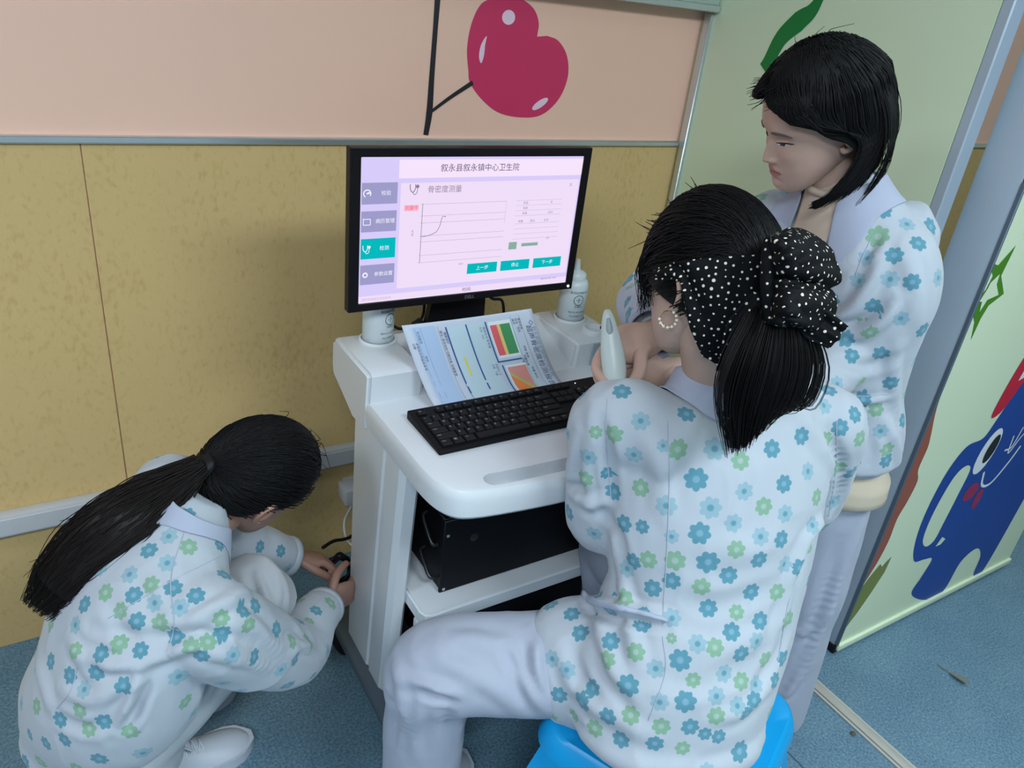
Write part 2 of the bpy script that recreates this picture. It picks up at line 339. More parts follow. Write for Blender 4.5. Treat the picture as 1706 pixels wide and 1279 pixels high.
# ------------------------------------------------------------------ trolley
M_cart = mat('trolley_plastic', (0.66, 0.69, 0.73, 1), 0.28, noise=0.015, nscale=8)
M_base = mat('trolley_base', lin(92, 104, 116), 0.5, 0.2, noise=0.05)
X0, X1 = 0.500, 1.110
cart = empty('trolley', (0.80, 1.15, 0), 'white moulded medical trolley carrying the monitor and keyboard', 'trolley')
ZT, ZD = 0.800, 0.864
def tray_outline(off=0.0):
    """top view outline of the tray, from rear left round the front to rear right, inset by off"""
    half = [(0.0, 1.235), (0.0, 1.12), (0.0, 1.02), (0.001, 0.965), (0.008, 0.925), (0.027, 0.894), (0.060, 0.878), (0.125, 0.867), (0.215, 0.858), (0.305, 0.855)]
    w = X1 - X0; P = [(X0 + a, b) for a, b in half] + [(X1 - a, b) for a, b in half[:-1][::-1]]
    P = crom(P, 4); T_ = np.gradient(P, axis=0); T_ /= np.linalg.norm(T_, axis=1)[:, None]; Nn = np.stack([-T_[:, 1], T_[:, 0]], 1)
    return [tuple(q) for q in P + Nn * off]
bm = bmesh.new()
lay = [(0.030, ZT - 0.066), (0.012, ZT - 0.063), (0.004, ZT - 0.054), (0.0, ZT - 0.02), (0.002, ZT - 0.008), (0.006, ZT - 0.002), (0.011, ZT)]
rings = [[bm.verts.new((x, y, z)) for x, y in tray_outline(o)] for o, z in lay]; n = len(rings[0])
for A_, B_ in zip(rings, rings[1:]):
    for i in range(n): bm.faces.new((A_[i], A_[(i + 1) % n], B_[(i + 1) % n], B_[i]))
bm.faces.new(list(reversed(rings[0])))
# handle slot : a rounded curved recess behind the front edge
def slot_c(x): u = (x - 0.805) / 0.22; return 0.892 + 0.010 * u * u
xs = np.linspace(0.602, 1.008, 15); rr = 0.0175; sl = []
for i in range(9): a = math.pi / 2 + math.pi * i / 8; sl.append((xs[0] + rr * math.cos(a), slot_c(xs[0]) + rr * math.sin(a)))
sl += [(x, slot_c(x) - rr) for x in xs[1:-1]]
for i in range(9): a = -math.pi / 2 + math.pi * i / 8; sl.append((xs[-1] + rr * math.cos(a), slot_c(xs[-1]) + rr * math.sin(a)))
sl += [(x, slot_c(x) + rr) for x in xs[1:-1][::-1]]
top = [bm.verts.new((x, y, ZT)) for x, y in sl]; low = [bm.verts.new((x, y + 0.003, ZT - 0.030)) for x, y in sl]
ed = [bm.edges.new((top[i], top[(i + 1) % len(top)])) for i in range(len(top))]
for i in range(len(top)): j = (i + 1) % len(top); bm.faces.new((top[i], top[j], low[j], low[i]))
bm.faces.new(low)
oe = [bm.edges.get((rings[-1][i], rings[-1][(i + 1) % n])) for i in range(n)]
bmesh.ops.triangle_fill(bm, use_beauty=True, edges=oe + ed, normal=(0, 0, 1))
mesh_ob('tray', bm_me(bm, 'tray'), M_cart, cart, smooth=32)
# rear deck: two raised side blocks with a lower ramp between
def side_block(xa, xb):
    prof = [(1.212, ZT - 0.002), (1.207, ZD - 0.006), (1.216, ZD), (1.385, ZD), (1.405, ZD - 0.012), (1.408, 0.80), (1.402, 0.775), (1.285, 0.728), (1.215, 0.735)]
    bm = bmesh.new(); bm_prism(bm, prof, lambda p: (xa, p[0], p[1]), lambda p: (xb, p[0], p[1]))
    bmesh.ops.recalc_face_normals(bm, faces=bm.faces)
    bmesh.ops.bevel(bm, geom=[e for e in bm.edges if abs(e.verts[0].co.x - e.verts[1].co.x) < 1e-5], offset=0.007, segments=3, affect='EDGES')
    return mesh_ob('deck_block', bm_me(bm, 'deck_block'), M_cart, cart, smooth=35)
side_block(X0, 0.618); side_block(0.985, X1)
prof = [(1.200, ZT - 0.004), (1.225, ZT + 0.004), (1.345, ZD - 0.014), (1.375, ZD - 0.004), (1.40, ZD - 0.008), (1.405, 0.78), (1.285, 0.73), (1.20, 0.735)]
bm = bmesh.new(); bm_prism(bm, prof, lambda p: (0.610, p[0], p[1]), lambda p: (0.993, p[0], p[1])); mesh_ob('deck_ramp', bm_me(bm, 'deck_ramp'), M_cart, cart, smooth=40)
def ring(name, x, y, z, r, w, h, m, parent): return lathe(name, [(r, 0), (r + w, 0), (r + w, h - 0.002), (r + w - 0.002, h), (r + 0.001, h), (r, h - 0.002), (r, 0.0008), (0, 0.0008)], m, parent, (x, y, z), 36)
ring('cup_holder', 0.578, 1.352, ZD, 0.0335, 0.006, 0.005, M_cart, cart); ring('cup_holder', 1.052, 1.335, ZD, 0.0335, 0.006, 0.005, M_cart, cart)
ring('probe_holder', 1.058, 1.246, ZD, 0.021, 0.008, 0.012, M_cart, cart)
box('holder_slot', (1.075, 1.243, ZD + 0.006), (1.089, 1.248, ZD + 0.0125), M_black, cart)
bm = bmesh.new(); bm_prism(bm, [(1.206, ZT + 0.004), (1.204, ZT + 0.055), (1.2065, ZT + 0.055), (1.2095, ZT + 0.004)], lambda p: (1.03, p[0], p[1]), lambda p: (1.09, p[0], p[1])); mesh_ob('front_plate', bm_me(bm, 'front_plate'), mat('grey_plate', lin(150, 165, 176), 0.4), cart)
# side legs with a groove and a bevelled front edge
def leg(xo, sgn):
    out = [(0.0, 1.300), (0.0, 1.155), (0.004, 1.150), (0.004, 1.142), (0.0, 1.137), (0.0, 1.082), (0.008, 1.066), (0.030, 1.064), (0.038, 1.072), (0.038, 1.300)]
    bm = bmesh.new()
    bm_prism(bm, out, lambda p: (xo + sgn * p[0], p[1] + (0.040 if p[1] < 1.29 else 0.005), 0.125), lambda p: (xo + sgn * p[0], p[1] - 0.012, 0.742))
    return mesh_ob('leg', bm_me(bm, 'leg'), M_cart, cart, smooth=20)
leg(0.508, 1); leg(1.102, -1)
# shelf
bm = bmesh.new()
sh = [(0.546, 1.298), (0.546, 1.025), (0.552, 1.010), (0.566, 1.004), (1.044, 1.004), (1.058, 1.010), (1.064, 1.025), (1.064, 1.298)]
a, b, fs = bm_prism(bm, sh, lambda p: (p[0], p[1], 0.384), lambda p: (p[0], p[1], 0.420))
bmesh.ops.recalc_face_normals(bm, faces=bm.faces)
bmesh.ops.bevel(bm, geom=[e for e in bm.edges if abs(e.verts[0].co.z - e.verts[1].co.z) < 1e-5], offset=0.005, segments=2, affect='EDGES')
mesh_ob('shelf', bm_me(bm, 'shelf'), M_cart, cart, smooth=35)
box('shelf_bracket', (0.546, 1.03, 0.13), (0.570, 1.05, 0.384), M_cart, cart, 0.003, 1); box('shelf_bracket', (1.040, 1.03, 0.13), (1.064, 1.05, 0.384), M_cart, cart, 0.003, 1)
box('dark_backing', (0.546, 1.302, 0.125), (1.064, 1.310, 0.74), M_black, cart, 0.002, 1)  # black sheet added to make the trolley interior read dark
box('base', (0.486, 0.985, 0.088), (1.124, 1.40, 0.125), M_base, cart, 0.012, 3)
for x, y in ((0.515, 1.03), (1.095, 1.03), (0.515, 1.365), (1.095, 1.365)):
    cst = lathe('caster', [(0, -0.014), (0.024, -0.014), (0.034, -0.010), (0.036, 0), (0.034, 0.010), (0.024, 0.014), (0, 0.014)], M_black, cart, (x, y, 0.036), 24)
    cst.rotation_euler = (0, math.pi / 2, 0.3)
    v, f = tube_vf([(0, 0, 0.0), (0, 0, 0.03), (0, 0, 0.0545)], [0.008, 0.012, 0.012], 10); o = mesh_ob('caster_fork', me_from('caster_fork', v, f), M_black, cart, (x + 0.0, y, 0.034), 60)
# ------------------------------------------------------------------ monitor
M_bezel = mat('monitor_black', (0.006, 0.005, 0.007, 1), 0.4, noise=0.1, spec=0.2)
mon = empty('monitor', (0.775, 1.37, ZD), 'black flat monitor with a lit pink-white measurement screen', 'monitor')
YM = 1.335
def frame(name, x0, x1, z0, z1, ix0, ix1, iz0, iz1, y0, y1, m, parent):
    bm = bmesh.new()
    o = [(x0, z0), (x1, z0), (x1, z1), (x0, z1)]; i_ = [(ix0, iz0), (ix1, iz0), (ix1, iz1), (ix0, iz1)]
    f0 = [bm.verts.new((x, y0, z)) for x, z in o]; g0 = [bm.verts.new((x, y0 + 0.0005, z)) for x, z in i_]; f1 = [bm.verts.new((x, y1, z)) for x, z in o]; g1 = [bm.verts.new((x, y0 + 0.004, z)) for x, z in i_]
    for k in range(4):
        j = (k + 1) % 4
        bm.faces.new((f0[k], f0[j], g0[j], g0[k])); bm.faces.new((g0[k], g0[j], g1[j], g1[k])); bm.faces.new((f0[j], f0[k], f1[k], f1[j]))
    bm.faces.new(g1); bm.faces.new(f1)
    me = bm_me(bm, name); o_ = mesh_ob(name, me, m, parent)
    bv = o_.modifiers.new('bevel', 'BEVEL'); bv.width = 0.0025; bv.segments = 2; bv.limit_method = 'ANGLE'; bv.angle_limit = 1.0
    return o_
bez = frame('bezel', 0.507, 1.045, 0.937, 1.254, 0.5285, 1.0265, 0.9535, 1.2365, YM, YM + 0.022, M_bezel, mon)
box('rear_housing', (0.56, YM + 0.020, 0.98), (0.99, YM + 0.055, 1.20), M_bezel, mon, 0.012, 3)
bm = bmesh.new(); bm_prism(bm, [(0.712, 0.835), (0.862, 0.835), (0.835, 1.10), (0.74, 1.10)], lambda p: (p[0], 1.375 + (1.1 - p[1]) * 0.12, p[1]), lambda p: (p[0], 1.393 + (1.1 - p[1]) * 0.12, p[1]))
mesh_ob('stand_neck', bm_me(bm, 'stand_neck'), M_bezel, mon)
box('stand_base', (0.690, 1.372, 0.8325), (0.880, 1.452, 0.8445), M_bezel, mon, 0.004, 2)
lathe('power_light', [(0, 0), (0.0028, 0), (0.0028, 0.001), (0, 0.0012)], mat('led_white', (1, 1, 1, 1), emit=(1, 1, 1, 1), estr=3), mon, (1.033, YM - 0.0004, 0.9455), 12).rotation_euler = (math.pi / 2, 0, 0)
def glow(name, col, s=1.0):
    if name in MATS: return MATS[name]
    m = mat(name, (0, 0, 0, 1), 0.3, spec=0.1, emit=col, estr=s); return m
G_bg = glow('screen_pink', lin(240, 222, 248)); G_hd = glow('screen_white', lin(246, 228, 252)); G_lav = glow('screen_lavender', lin(216, 204, 250)); G_tile = glow('screen_tile', lin(158, 156, 202))
G_teal = glow('screen_teal', lin(0, 186, 190)); G_wht = glow('screen_bright', lin(246, 244, 255)); G_ink = glow('screen_ink', lin(78, 70, 92)); G_ink2 = glow('screen_grey_ink', lin(134, 128, 150)); G_line = glow('screen_line', lin(196, 176, 208)); G_red = glow('screen_red', lin(235, 92, 128)); G_rbg = glow('screen_rose', lin(250, 188, 212)); G_grn = glow('screen_green', lin(136, 176, 160))
scr = box('screen', (0.5285, YM + 0.0030, 0.9535), (1.0265, YM + 0.0042, 1.2365), G_lav, mon)
def srect(name, x0, x1, z0, z1, m, l=1): return flat_poly(name, [(x0, YM + 0.0030 - 0.00025 * l, z0), (x1, YM + 0.0030 - 0.00025 * l, z0), (x1, YM + 0.0030 - 0.00025 * l, z1), (x0, YM + 0.0030 - 0.00025 * l, z1)], m, scr)
def stext(s, x, z, size, m, align='LEFT', l=3):
    me = text_me(s, size, align); me.transform(Matrix.Rotation(math.pi / 2, 4, 'X')); return mesh_ob('screen_text', me, m, scr, (x, YM + 0.0030 - 0.00025 * l, z))
def sstroke(name, pts, w, m, l=3): return flat_poly(name, [(x, YM + 0.0030 - 0.00025 * l, z) for x, z in stroke(pts, w, 4)], m, scr)
srect('header_bar', 0.6035, 1.0265, 1.197, 1.2315, G_hd)
srect('content_pane', 0.6085, 1.0225, 0.978, 1.188, G_bg); srect('footer_bar', 0.5285, 1.0265, 0.9535, 0.968, G_bg)
for z, s, m in ((1.170, '校验', G_tile), (1.117, '病历管理', G_tile), (1.064, '检测', G_teal), (1.012, '参数设置', G_tile)):
    srect('menu_tile', 0.531, 0.602, z - 0.020, z + 0.020, m)
    stext(s, 0.579, z, 0.0098, G_wht, 'CENTER')
sstroke('menu_icon', [(0.5385 + 0.007 * math.cos(a) + 0.003, 1.170 + 0.007 * math.sin(a)) for a in np.linspace(4.2, -0.6, 8)], 0.002, G_wht)
sstroke('menu_icon', [(0.5405, 1.170), (0.547, 1.172)], 0.003, G_wht)
for a, b_ in (((0.535, 1.122), (0.549, 1.122)), ((0.535, 1.111), (0.549, 1.111)), ((0.535, 1.111), (0.535, 1.124)), ((0.549, 1.111), (0.549, 1.122))): sstroke('menu_icon', [a, b_], 0.0014, G_wht)
def steth(x, z, s, m): 
    sstroke('stethoscope_icon', [(x - 0.006 * s, z + 0.007 * s), (x - 0.006 * s, z), (x - 0.003 * s, z - 0.006 * s), (x + 0.001 * s, z - 0.006 * s), (x + 0.004 * s, z), (x + 0.004 * s, z + 0.007 * s)], 0.0016 * s, m)
    sstroke('stethoscope_icon', [(x - 0.001 * s, z - 0.006 * s), (x + 0.002 * s, z - 0.011 * s), (x + 0.007 * s, z - 0.008 * s), (x + 0.008 * s, z + 0.001 * s)], 0.0012 * s, m)
    flat_poly('stethoscope_icon', [(px, YM + 0.0022, pz) for px, pz in blob(x + 0.008 * s, z + 0.003 * s, 0.0032 * s, 0.0032 * s, 0, 12)], m, scr)
steth(0.541, 1.065, 0.9, G_wht); steth(0.634, 1.178, 1.1, G_ink2)
flat_poly('menu_icon', [(px, YM + 0.0022, pz) for px, pz in blob(0.541, 1.012, 0.0058, 0.0058, 0, 8)], G_wht, scr); flat_poly('menu_icon', [(px, YM + 0.0019, pz) for px, pz in blob(0.541, 1.012, 0.003, 0.003, 0, 10)], G_tile, scr)
stext('叙永县叙永镇中心卫生院', 0.778, 1.2145, 0.0162, G_ink, 'CENTER'); stext('骨密度测量', 0.664, 1.174, 0.0150, G_ink2)
srect('status_box', 0.617, 0.647, 1.134, 1.146, G_rbg, 2); stext('测量中', 0.6175, 1.140, 0.0098, G_red)
for z in (1.146, 1.123, 1.109, 1.083, 1.071, 1.043, 1.028): srect('chart_line', 0.652, 0.846, z, z + 0.0008, G_line, 2)
srect('chart_line', 0.655, 0.6562, 1.028, 1.148, G_ink2, 3); srect('chart_line', 0.845, 0.8456, 1.10, 1.146, G_line, 2)
sstroke('chart_curve', [(0.657, 1.082), (0.668, 1.083), (0.682, 1.087), (0.69, 1.092), (0.696, 1.104), (0.700, 1.120), (0.708, 1.120)], 0.0013, G_ink2)
stext('BUA', 0.637, 1.085, 0.006, G_ink2).rotation_euler = (0, -math.pi / 2, 0); stext('SOS', 0.75, 1.019, 0.006, G_ink2, 'CENTER')
for i, z in enumerate((1.146, 1.136, 1.125, 1.114, 1.097, 1.086, 1.075, 1.064)): srect('table_line', 0.870, 0.985, z, z + 0.0006, G_line, 2)
for x, z, s in ((0.893, 1.141, '姓名'), (0.958, 1.141, '女'), (0.893, 1.130, '年龄'), (0.893, 1.119, '身高'), (0.958, 1.119, '2024'), (0.885, 1.102, '体重'), (0.915, 1.102, '部位'), (0.95, 1.102, '左手'), (0.96, 1.062, '0.0')): stext(s, x, z, 0.0062, G_ink2, 'CENTER')
srect('green_tag', 0.862, 0.882, 1.042, 1.058, G_grn, 2); srect('green_tag', 0.894, 0.936, 1.047, 1.054, G_grn, 2)
for x0, x1, s in ((0.766, 0.838, '上一步'), (0.847, 0.920, '停止'), (0.930, 1.004, '下一步')):
    srect('screen_button', x0, x1, 0.9955, 1.0175, G_teal, 2); stext(s, (x0 + x1) / 2, 1.0065, 0.0100, G_wht, 'CENTER')
stext('时间:', 0.769, 0.961, 0.0098, G_ink, 'CENTER'); stext('×', 1.002, 1.176, 0.018, G_line, 'CENTER')
stext('超声骨密度仪系统软件', 0.535, 0.9605, 0.0062, G_line); stext('2024-03-08 14:25', 0.955, 0.968, 0.0060, G_ink2)
me = text_me('DELL', 0.0105, 'CENTER'); me.transform(Matrix.Rotation(math.pi / 2, 4, 'X')); mesh_ob('brand_lettering', me, mat('grey_print', (0.16, 0.16, 0.18, 1), 0.4), mon, (0.776, YM - 0.0006, 0.945))
mon.scale = (0.955, 0.955, 0.955); mon.location = Vector(mon.location) * 0.955 + Vector((0, 0, 0.0689))   # a 22 inch panel
# ------------------------------------------------------------------ keyboard
M_kb = mat('keyboard_black', (0.006, 0.006, 0.007, 1), 0.55, noise=0.1, spec=0.15); M_key = mat('key_black', (0.006, 0.006, 0.007, 1), 0.5, noise=0.08, spec=0.18); M_leg = mat('key_legend', (0.42, 0.43, 0.45, 1), 0.5)
KX, KY, KZ = 0.548, 0.997, ZT + 0.0005; KW, KD = 0.432, 0.138
kb = empty('keyboard', (KX + KW / 2, KY + KD / 2, KZ), 'black full-size keyboard lying on the trolley tray', 'keyboard')
bm = bmesh.new(); bm_prism(bm, [(KY, KZ), (KY, KZ + 0.007), (KY + 0.004, KZ + 0.009), (KY + KD - 0.004, KZ + 0.019), (KY + KD, KZ + 0.017), (KY + KD, KZ)], lambda p: (KX, p[0], p[1]), lambda p: (KX + KW, p[0], p[1]))
o = mesh_ob('keyboard_body', bm_me(bm, 'keyboard_body'), M_kb, kb); bv = o.modifiers.new('bevel', 'BEVEL'); bv.width = 0.0025; bv.segments = 2; bv.limit_method = 'ANGLE'
keymesh = {}
def key_me(w, d):
    k = (round(w, 4), round(d, 4))
    if k not in keymesh:
        bm = bmesh.new(); b_ = [(-w / 2, -d / 2), (w / 2, -d / 2), (w / 2, d / 2), (-w / 2, d / 2)]
        A = [bm.verts.new((x, y, 0)) for x, y in b_]; B = [bm.verts.new((x * 0.97, y * 0.97, 0.004)) for x, y in b_]; Cc = [bm.verts.new((x - math.copysign(0.0022, x), y - math.copysign(0.0018, y), 0.0056)) for x, y in b_]
        for P_, Q_ in ((A, B), (B, Cc)):
            for i in range(4): bm.faces.new((P_[i], P_[(i + 1) % 4], Q_[(i + 1) % 4], Q_[i]))
        bm.faces.new(Cc); keymesh[k] = bm_me(bm, 'key'); keymesh[k].materials.append(M_key)
    return keymesh[k]
U = 0.0188; ky0 = KY + 0.018; RD = 0.0188
slope = math.atan2(0.010, KD - 0.008)
def put_key(u0, row, w, h=1.0, leg_s=None):
    x = KX + 0.010 + (u0 + w / 2) * U; y = ky0 + (row + (h - 1) / 2) * RD + (0.004 if row >= 5 else 0)
    z = KZ + 0.009 + (y - KY) * math.tan(slope) - 0.0008
    o = mesh_ob('key', key_me(w * U - 0.0016, (h * RD if row < 5 else 0.0135 ) - 0.0016), None, kb, (x, y, z)); o.rotation_euler = (slope, 0, 0)
    if leg_s:
        k = ('t', leg_s)
        if k not in keymesh:
            keymesh[k] = text_me(leg_s, 0.0062 if len(leg_s) == 1 else 0.0042, 'LEFT'); keymesh[k].materials.append(M_leg)
        t = mesh_ob('key_legend', keymesh[k], None, None, None); t.parent = o; t.location = (-w * U / 2 + 0.0042, 0.0022, 0.0058)
rows = [[('Ctrl', 1.25), ('田', 1.25), ('Alt', 1.25), (None, 6.25), ('Alt', 1.25), (None, 1.25), ('▤', 1.25), ('Ctrl', 1.25)],
        [('Shift', 2.25)] + [(c_, 1) for c_ in 'ZXCVBNM,./'] + [('Shift', 2.75)],
        [('Caps', 1.75)] + [(c_, 1) for c_ in "ASDFGHJKL;'"] + [('Enter', 2.25)],
        [('Tab', 1.5)] + [(c_, 1) for c_ in 'QWERTYUIOP[]'] + [('\\', 1.5)],
        [('~', 1)] + [(c_, 1) for c_ in '1234567890-='] + [('Back', 2)]]
for r, row in enumerate(rows):
    u = 0
    for s, w in row: put_key(u, r, w, 1, s); u += w
put_key(0, 5, 1, 1, 'Esc')
for i in range(12): put_key(2 + i + (i // 4) * 0.33, 5, 1, 1, 'F%d' % (i + 1))
for r, ks in ((0, (0, 1, 2)), (1, (1,)), (3, (0, 1, 2)), (4, (0, 1, 2)), (5, (0, 1, 2))):
    for i in ks: put_key(15.25 + i, r, 1, 1, {(0, 0): '←', (0, 1): '↓', (0, 2): '→', (1, 1): '↑'}.get((r, i)))
num = {(1, 0): '1', (1, 1): '2', (1, 2): '3', (2, 0): '4', (2, 1): '5', (2, 2): '6', (3, 0): '7', (3, 1): '8', (3, 2): '9', (4, 0): 'N', (4, 1): '/', (4, 2): '*'}
for (r, i), s in num.items(): put_key(18.5 + i, r, 1, 1, s)
put_key(18.5, 0, 2, 1, '0'); put_key(20.5, 0, 1, 1, '.'); put_key(21.5, 0, 1, 2, None); put_key(21.5, 2, 1, 2, '+'); put_key(21.5, 4, 1, 1, '-')
lathe('indicator_light', [(0, 0), (0.0012, 0), (0.0012, 0.0006), (0, 0.0007)], mat('led_dim', (1, 1, 1, 1), emit=(0.9, 1, 1, 1), estr=2), kb, (KX + 0.375, KY + 0.122, KZ + 0.0185), 10)
# ------------------------------------------------------------------ computer case
M_case = mat('case_black', (0.004, 0.004, 0.006, 1), 0.5, noise=0.15, nscale=20, spec=0.2)
pc = empty('computer_case', (0.80, 1.17, 0.42), 'black rack computer case on the trolley shelf', 'computer')
box('case_body', (0.607, 1.060, 0.4205), (0.996, 1.295, 0.600), M_case, pc, 0.003, 1)
box('front_panel', (0.603, 1.052, 0.4205), (1.000, 1.060, 0.602), M_case, pc, 0.002, 1)
def handle(x): 
    v, f = tube_vf(crom([(x, 1.06, 0.45), (x, 1.030, 0.455), (x, 1.022, 0.475), (x, 1.022, 0.535), (x, 1.030, 0.555), (x, 1.06, 0.56)], 5), 0.0045, 8); return (v, f)
M_dkm = mat('dark_metal', (0.05, 0.05, 0.055, 1), 0.35, 0.7)
for z0, z1 in ((0.445, 0.485), (0.53, 0.575)):
    v, f = tube_vf(crom([(0.6035, 1.075, z0), (0.592, 1.078, z0 + 0.004), (0.590, 1.10, (z0 + z1) / 2), (0.592, 1.125, z1 - 0.004), (0.6035, 1.13, z1)], 5), 0.004, 8); mesh_ob('side_handle', me_from('side_handle', v, f), M_dkm, pc, smooth=60)
for x, z in ((0.612, 0.430), (0.612, 0.566), (0.99, 0.43)): 
    lathe('screw', [(0, 0), (0.0035, 0), (0.0035, 0.0012), (0.002, 0.002), (0, 0.002)], M_alu, pc, (x, 1.052, z), 10).rotation_euler = (math.pi / 2, 0, 0)
lathe('lock', [(0.007, 0), (0.009, 0), (0.009, 0.002), (0.007, 0.003), (0.0, 0.0028)], M_dkm, pc, (0.672, 1.052, 0.545), 16).rotation_euler = (math.pi / 2, 0, 0)
lathe('case_badge', [(0.0115, 0), (0.0125, 0), (0.0125, 0.001), (0.0115, 0.001)], M_dkm, pc, (0.855, 1.052, 0.582), 20).rotation_euler = (math.pi / 2, 0, 0)
pt = box('usb_port', (0.882, 1.0505, 0.573), (0.898, 1.0525, 0.591), mat('usb_blue', lin(50, 100, 190), 0.4, emit=lin(50, 100, 190), estr=0.10), pc, 0.001, 1)
box('usb_slot', (0.886, 1.0498, 0.577), (0.894, 1.0510, 0.587), mat('usb_dark', lin(14, 34, 80), 0.5), pc)
# power box and tangle under the shelf
ub = empty('power_box', (0.80, 1.15, 0.125), 'black power box with coiled leads under the trolley shelf', 'power box')
box('box_body', (0.64, 1.08, 0.1255), (1.02, 1.29, 0.30), M_case, ub, 0.01, 2)
for k in range(5):
    r = random.Random(k); pts = [(0.60 + r.random() * 0.42, 1.045 + r.random() * 0.03, 0.14 + r.random() * 0.10) for _ in range(7)]; pts.sort()
    tube('lead', pts, 0.0045, M_black, ub, 7, 6)
# ------------------------------------------------------------------ report sheet
sheet = empty('report_sheet', (0.75, 1.17, ZT), 'printed white report sheet with small coloured charts leaning behind the keyboard', 'paper')
prof = crom([(1.128, ZT + 0.0045), (1.158, ZT + 0.020), (1.188, ZT + 0.058), (1.212, ZT + 0.102), (1.232, ZT + 0.146)], 8)
sl_ = np.concatenate([[0], np.cumsum(np.linalg.norm(np.diff(prof, axis=0), axis=1))]); LS = sl_[-1]
def sheet_pt(u, v, lift=0.0):
    """u along x 0..1 (left to right), v up 0..1"""
    s = v * LS; y = np.interp(s, sl_, prof[:, 0]); z = np.interp(s, sl_, prof[:, 1])
    y2 = np.interp(s + 0.001, sl_, prof[:, 0]); z2 = np.interp(s + 0.001, sl_, prof[:, 1]); y1 = np.interp(s - 0.001, sl_, prof[:, 0]); z1 = np.interp(s - 0.001, sl_, prof[:, 1])
    t = np.array([y2 - y1, z2 - z1]); t /= np.linalg.norm(t) + 1e-9; nrm = np.array([-t[1], t[0]])
    x = 0.614 + 0.297 * u - 0.040 * v; sag = 0.004 * math.sin(math.pi * u) * v
    return np.array([x, y + nrm[0] * lift + 0.018 * u * v * 0.3 - sag, z + nrm[1] * lift])
def sheet_patch(name, u0, u1, v0, v1, m, lift, nu=10, nv=14):
    V = [sheet_pt(u0 + (u1 - u0) * i / nu, v0 + (v1 - v0) * j / nv, lift) for j in range(nv + 1) for i in range(nu + 1)]
    F = [(j * (nu + 1) + i, j * (nu + 1) + i + 1, (j + 1) * (nu + 1) + i + 1, (j + 1) * (nu + 1) + i) for j in range(nv) for i in range(nu)]
    return mesh_ob(name, me_from(name, V, F), m, sheet, smooth=180)
M_paper = mat('paper', (0.56, 0.61, 0.72, 1), 0.75, noise=0.01)
pg = sheet_patch('page', 0, 1, 0, 1, M_paper, 0.0, 24, 32); pg.modifiers.new('thick', 'SOLIDIFY').thickness = 0.0004; pg.modifiers['thick'].offset = -1
def pr(name, col): return mat('print_' + name, col, 0.7)
PB = pr('blue', lin(40, 80, 150)); PLB = pr('pale_blue', lin(172, 194, 226)); PLC = pr('pale_cyan', lin(190, 212, 224)); PR = pr('red', lin(226, 96, 104)); PG_ = pr('green', lin(66, 146, 92)); PY = pr('yellow', lin(226, 200, 120)); PS = pr('salmon', lin(224, 150, 140)); PO = pr('orange', lin(240, 140, 80)); PW = pr('white', lin(232, 230, 240)); PK = pr('ink', lin(70, 84, 116)); PGY = pr('grey', lin(140, 156, 178)); PYL = pr('bright_yellow', lin(226, 214, 60))
def spatch(u0, u1, v0, v1, m, lift=0.0005, nu=2, nv=6): return sheet_patch('print_patch', u0, u1, v0, v1, m, lift, nu, nv)
def stxt(s, u, v, size, m):   # text runs down the page: the sheet lies sideways
    me = text_me(s, size, 'LEFT')
    for vt in me.vertices:
        q = sheet_pt(u + vt.co.y / 0.297, v - vt.co.x / LS, 0.0007); vt.co = q
    return mesh_ob('print_text', me, m, sheet)
spatch(0.06, 0.22, 0.03, 0.96, PLB, 0.0004)
for u0, v0, v1, uw in ((0.30, 0.04, 0.93, 0.16), (0.45, 0.05, 0.93, 0.13), (0.60, 0.46, 0.93, 0.22), (0.62, 0.06, 0.42, 0.22)):
    spatch(u0 - 0.008, u0 + uw, v0, v1, PLC, 0.0004)
    spatch(u0 - 0.010, u0 + 0.0, v0, v1, PB, 0.0008, 1, 8); spatch(u0 - 0.010, u0 + uw * 0.85, v0 - 0.006, v0 + 0.010, PB, 0.0009, 4, 1)
spatch(0.613, 0.79, 0.50, 0.92, PW, 0.0007); spatch(0.622, 0.675, 0.53, 0.88, PR, 0.0009); spatch(0.675, 0.70, 0.53, 0.88, PY, 0.0009); spatch(0.70, 0.782, 0.53, 0.88, PG_, 0.0009)
spatch(0.633, 0.80, 0.075, 0.41, PW, 0.0007); spatch(0.645, 0.795, 0.085, 0.385, PS, 0.0009)
V = [sheet_pt(*q, 0.0012) for q in ((0.645, 0.085), (0.76, 0.085), (0.645, 0.30))]; mesh_ob('print_patch', me_from('print_patch', V, [(0, 1, 2)]), PO, sheet)
V = [sheet_pt(*q, 0.0013) for q in ((0.76, 0.085), (0.79, 0.085), (0.645, 0.335), (0.645, 0.30))]; mesh_ob('print_patch', me_from('print_patch', V, [(0, 1, 2, 3)]), pr('lime', lin(190, 190, 110)), sheet)
spatch(0.352, 0.365, 0.36, 0.58, PYL, 0.0009)
stxt('叙永县叙永镇中心卫生院', 0.965, 0.80, 0.0100, PGY); stxt('超声骨密度检测报告', 0.925, 0.82, 0.0150, PK)
stxt('◇', 0.955, 0.88, 0.012, PB)
for u, v, s in ((0.865, 0.92, '基本信息'), (0.84, 0.92, '姓名   性别'), (0.815, 0.92, '编号'), (0.84, 0.60, '年龄 身高'), (0.84, 0.35, '体重 部位'), (0.815, 0.50, '测量结果'), (0.79, 0.46, 'T值'), (0.57, 0.88, '骨质状况 参考值'), (0.545, 0.88, 'SOS   m/s'), (0.57, 0.45, '同龄比 百分比'), (0.545, 0.45, 'Z值   T值'), (0.25, 0.90, '建议: 适当运动 均衡饮食 定期复查'), (0.275, 0.88, '健康提示'), (0.09, 0.92, '检测医师              审核'), (0.06, 0.80, '本报告仅供临床参考'), (0.035, 0.8, '日期')):
    stxt(s, u, v, 0.0062, PK)
